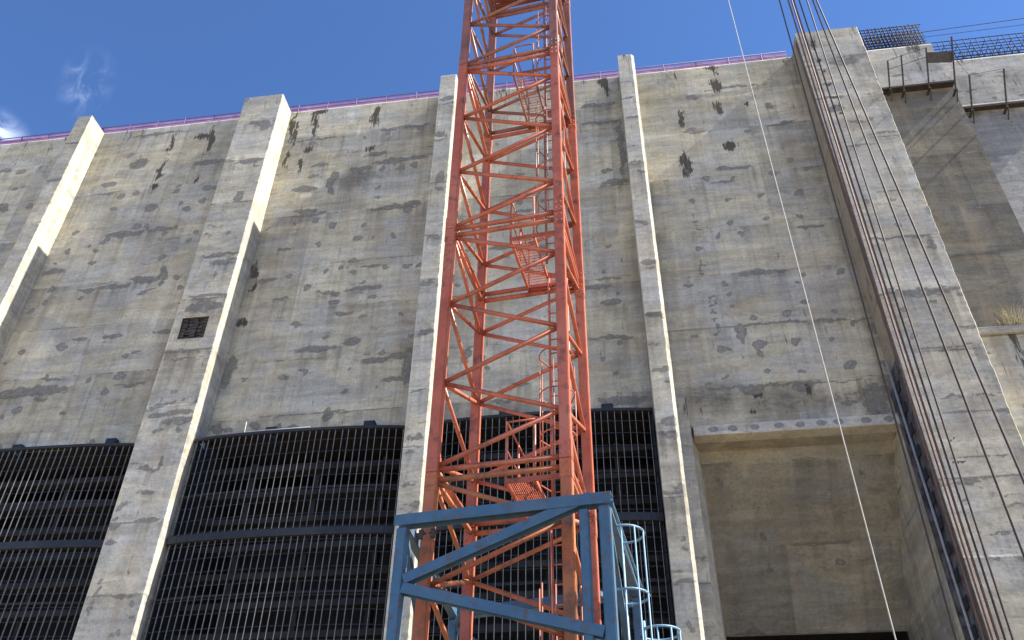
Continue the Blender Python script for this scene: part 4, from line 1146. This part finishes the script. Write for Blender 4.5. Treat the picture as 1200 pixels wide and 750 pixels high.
# ------------------------------------------------------------------ edge protection on the abutment ledges
GP = 'outward leaning guard posts on the abutment'
PL = [(12.66, 31.2, 1.25, 'short leaning guard post nearest the widest buttress'),
      (13.20, 31.0, 1.55, 'leaning guard post with a bracket, second from the widest buttress'),
      (14.25, 31.0, 1.75, 'leaning guard post carrying the left end of the dark sheet'),
      (15.27, 30.75, 2.25, 'tallest leaning guard post, at the right end of the dark sheet'),
      (15.75, 29.75, 1.5, 'leaning guard post on the far right lower ledge'),
      (17.15, 29.75, 1.6, 'leaning guard post at the right edge over the grey panel')]
for k, (x, z, ln, lab) in enumerate(PL):
    y = -0.35 if x < 15.4 else 0.05
    t = thing('guard_post', lab, 'post', (x, y, z), GP)
    top = Vector((x, y - ln * 0.62, z + ln * 0.80))
    MB().bar((x, y, z), top, 0.055, 0.055, (1, 0, 0)).build('upright', M_POST, t)
    wy = 0.0 if x < 15.4 else 0.42
    MB().bar((x, wy, z - 0.02), (x, y - 0.06, z - 0.02), 0.07, 0.09).build('bracket', M_POST, t)
    MB().bar((x + 0.05, wy, z - 0.42), (x + 0.04, y - 0.04, z - 0.04), 0.04, 0.05).build('strut', M_POST, t)
tops = {k: Vector((x, (-0.35 if x < 15.4 else 0.05) - ln * 0.62, z + ln * 0.80)) for k, (x, z, ln, _) in enumerate(PL)}
b = MB()
b.box((12.2, -0.34, 31.30), (13.3, -0.01, 31.37))
b.box((13.32, -0.33, 31.29), (14.3, -0.01, 31.37))
b.box((14.31, -0.35, 31.32), (15.42, -0.01, 31.39))
b.box((12.2, -0.39, 31.22), (15.40, -0.35, 31.32))
tag(b.build('plank_walkway', M_WOOD), 'dark wooden plank walkway under the pale upper block', 'planks', 'plank walkways')
b = MB()
b.box((15.5, 0.14, 30.06), (16.9, 0.41, 30.13))
b.box((16.92, 0.15, 30.05), (19.5, 0.41, 30.13))
b.box((15.5, 0.09, 29.97), (20.5, 0.13, 30.08))
tag(b.build('plank_walkway', M_WOOD), 'dark wooden plank walkway over the grey panel at the far right', 'planks', 'plank walkways')
b = MB()
p0, p1 = tops[2].lerp(Vector((14.25, -0.35, 31.0)), 0.25), tops[3].lerp(Vector((15.27, -0.35, 30.75)), 0.42)
b.bar(p0, p1 + Vector((0, 0, 0.12)), 0.03, 0.46, (0, -0.62, 0.8))
tag(b.build('dark_sheet', mat('dark_sheeting', (0.06, 0.058, 0.055), 0.8, 0, 0.4, 8)), 'dark rectangular sheet strung between two guard posts', 'sheet')
rope('guard_line', 'thin upper line strung between the guard posts above the plank walkway', 'line', tops[0], tops[2], 0.011, M_ROPE_B, 'guard lines')
rope('guard_line', 'thin lower line strung between the guard posts above the plank walkway', 'line', tops[0] - Vector((0, -0.2, 0.35)), tops[2] - Vector((0, -0.22, 0.36)), 0.013, M_ROPE_B, 'guard lines')
rope('guard_line', 'thin line sagging from the tallest guard post to the far right posts', 'line', tops[3] - Vector((0, -0.5, 0.7)), tops[4], 0.011, M_ROPE_B, 'guard lines')
rope('guard_line', 'thin line strung between the two far right guard posts', 'line', tops[4], tops[5], 0.009, M_ROPE_B, 'guard lines')

# ------------------------------------------------------------------ tuft of dry grass on the ledge
tuft = thing('grass_tuft', 'dry grass tuft growing on the ledge at the right edge', 'plant', (13.72, -0.12, 18.24))
for nm, mt_, cnt, L in (('dry_blades', M_DRY, 230, 1.15), ('green_blades', M_LEAF, 70, 0.5)):
    b = MB()
    for k in range(cnt):
        a = random.uniform(0, 2 * math.pi)
        base = Vector((13.72 + random.gauss(0, 0.16), -0.12 + random.gauss(0, 0.05), 18.23))
        ln = L * random.uniform(0.15, 1.0) ** 1.3
        out_ = Vector((math.cos(a), math.sin(a) * 0.6 - 0.25, 0)) * ln * random.uniform(0.2, 0.95)
        tip = base + out_ + Vector((0, 0, ln * random.uniform(0.5, 0.95)))
        mid = base.lerp(tip, 0.5) + Vector((0, 0, ln * 0.14))
        s_ = Vector((-math.sin(a), math.cos(a), 0)) * 0.008
        b.poly([base - s_, base + s_, mid + s_ * 0.8, mid - s_ * 0.8])
        b.poly([mid - s_ * 0.8, mid + s_ * 0.8, tip])
    b.build(nm, mt_, tuft)
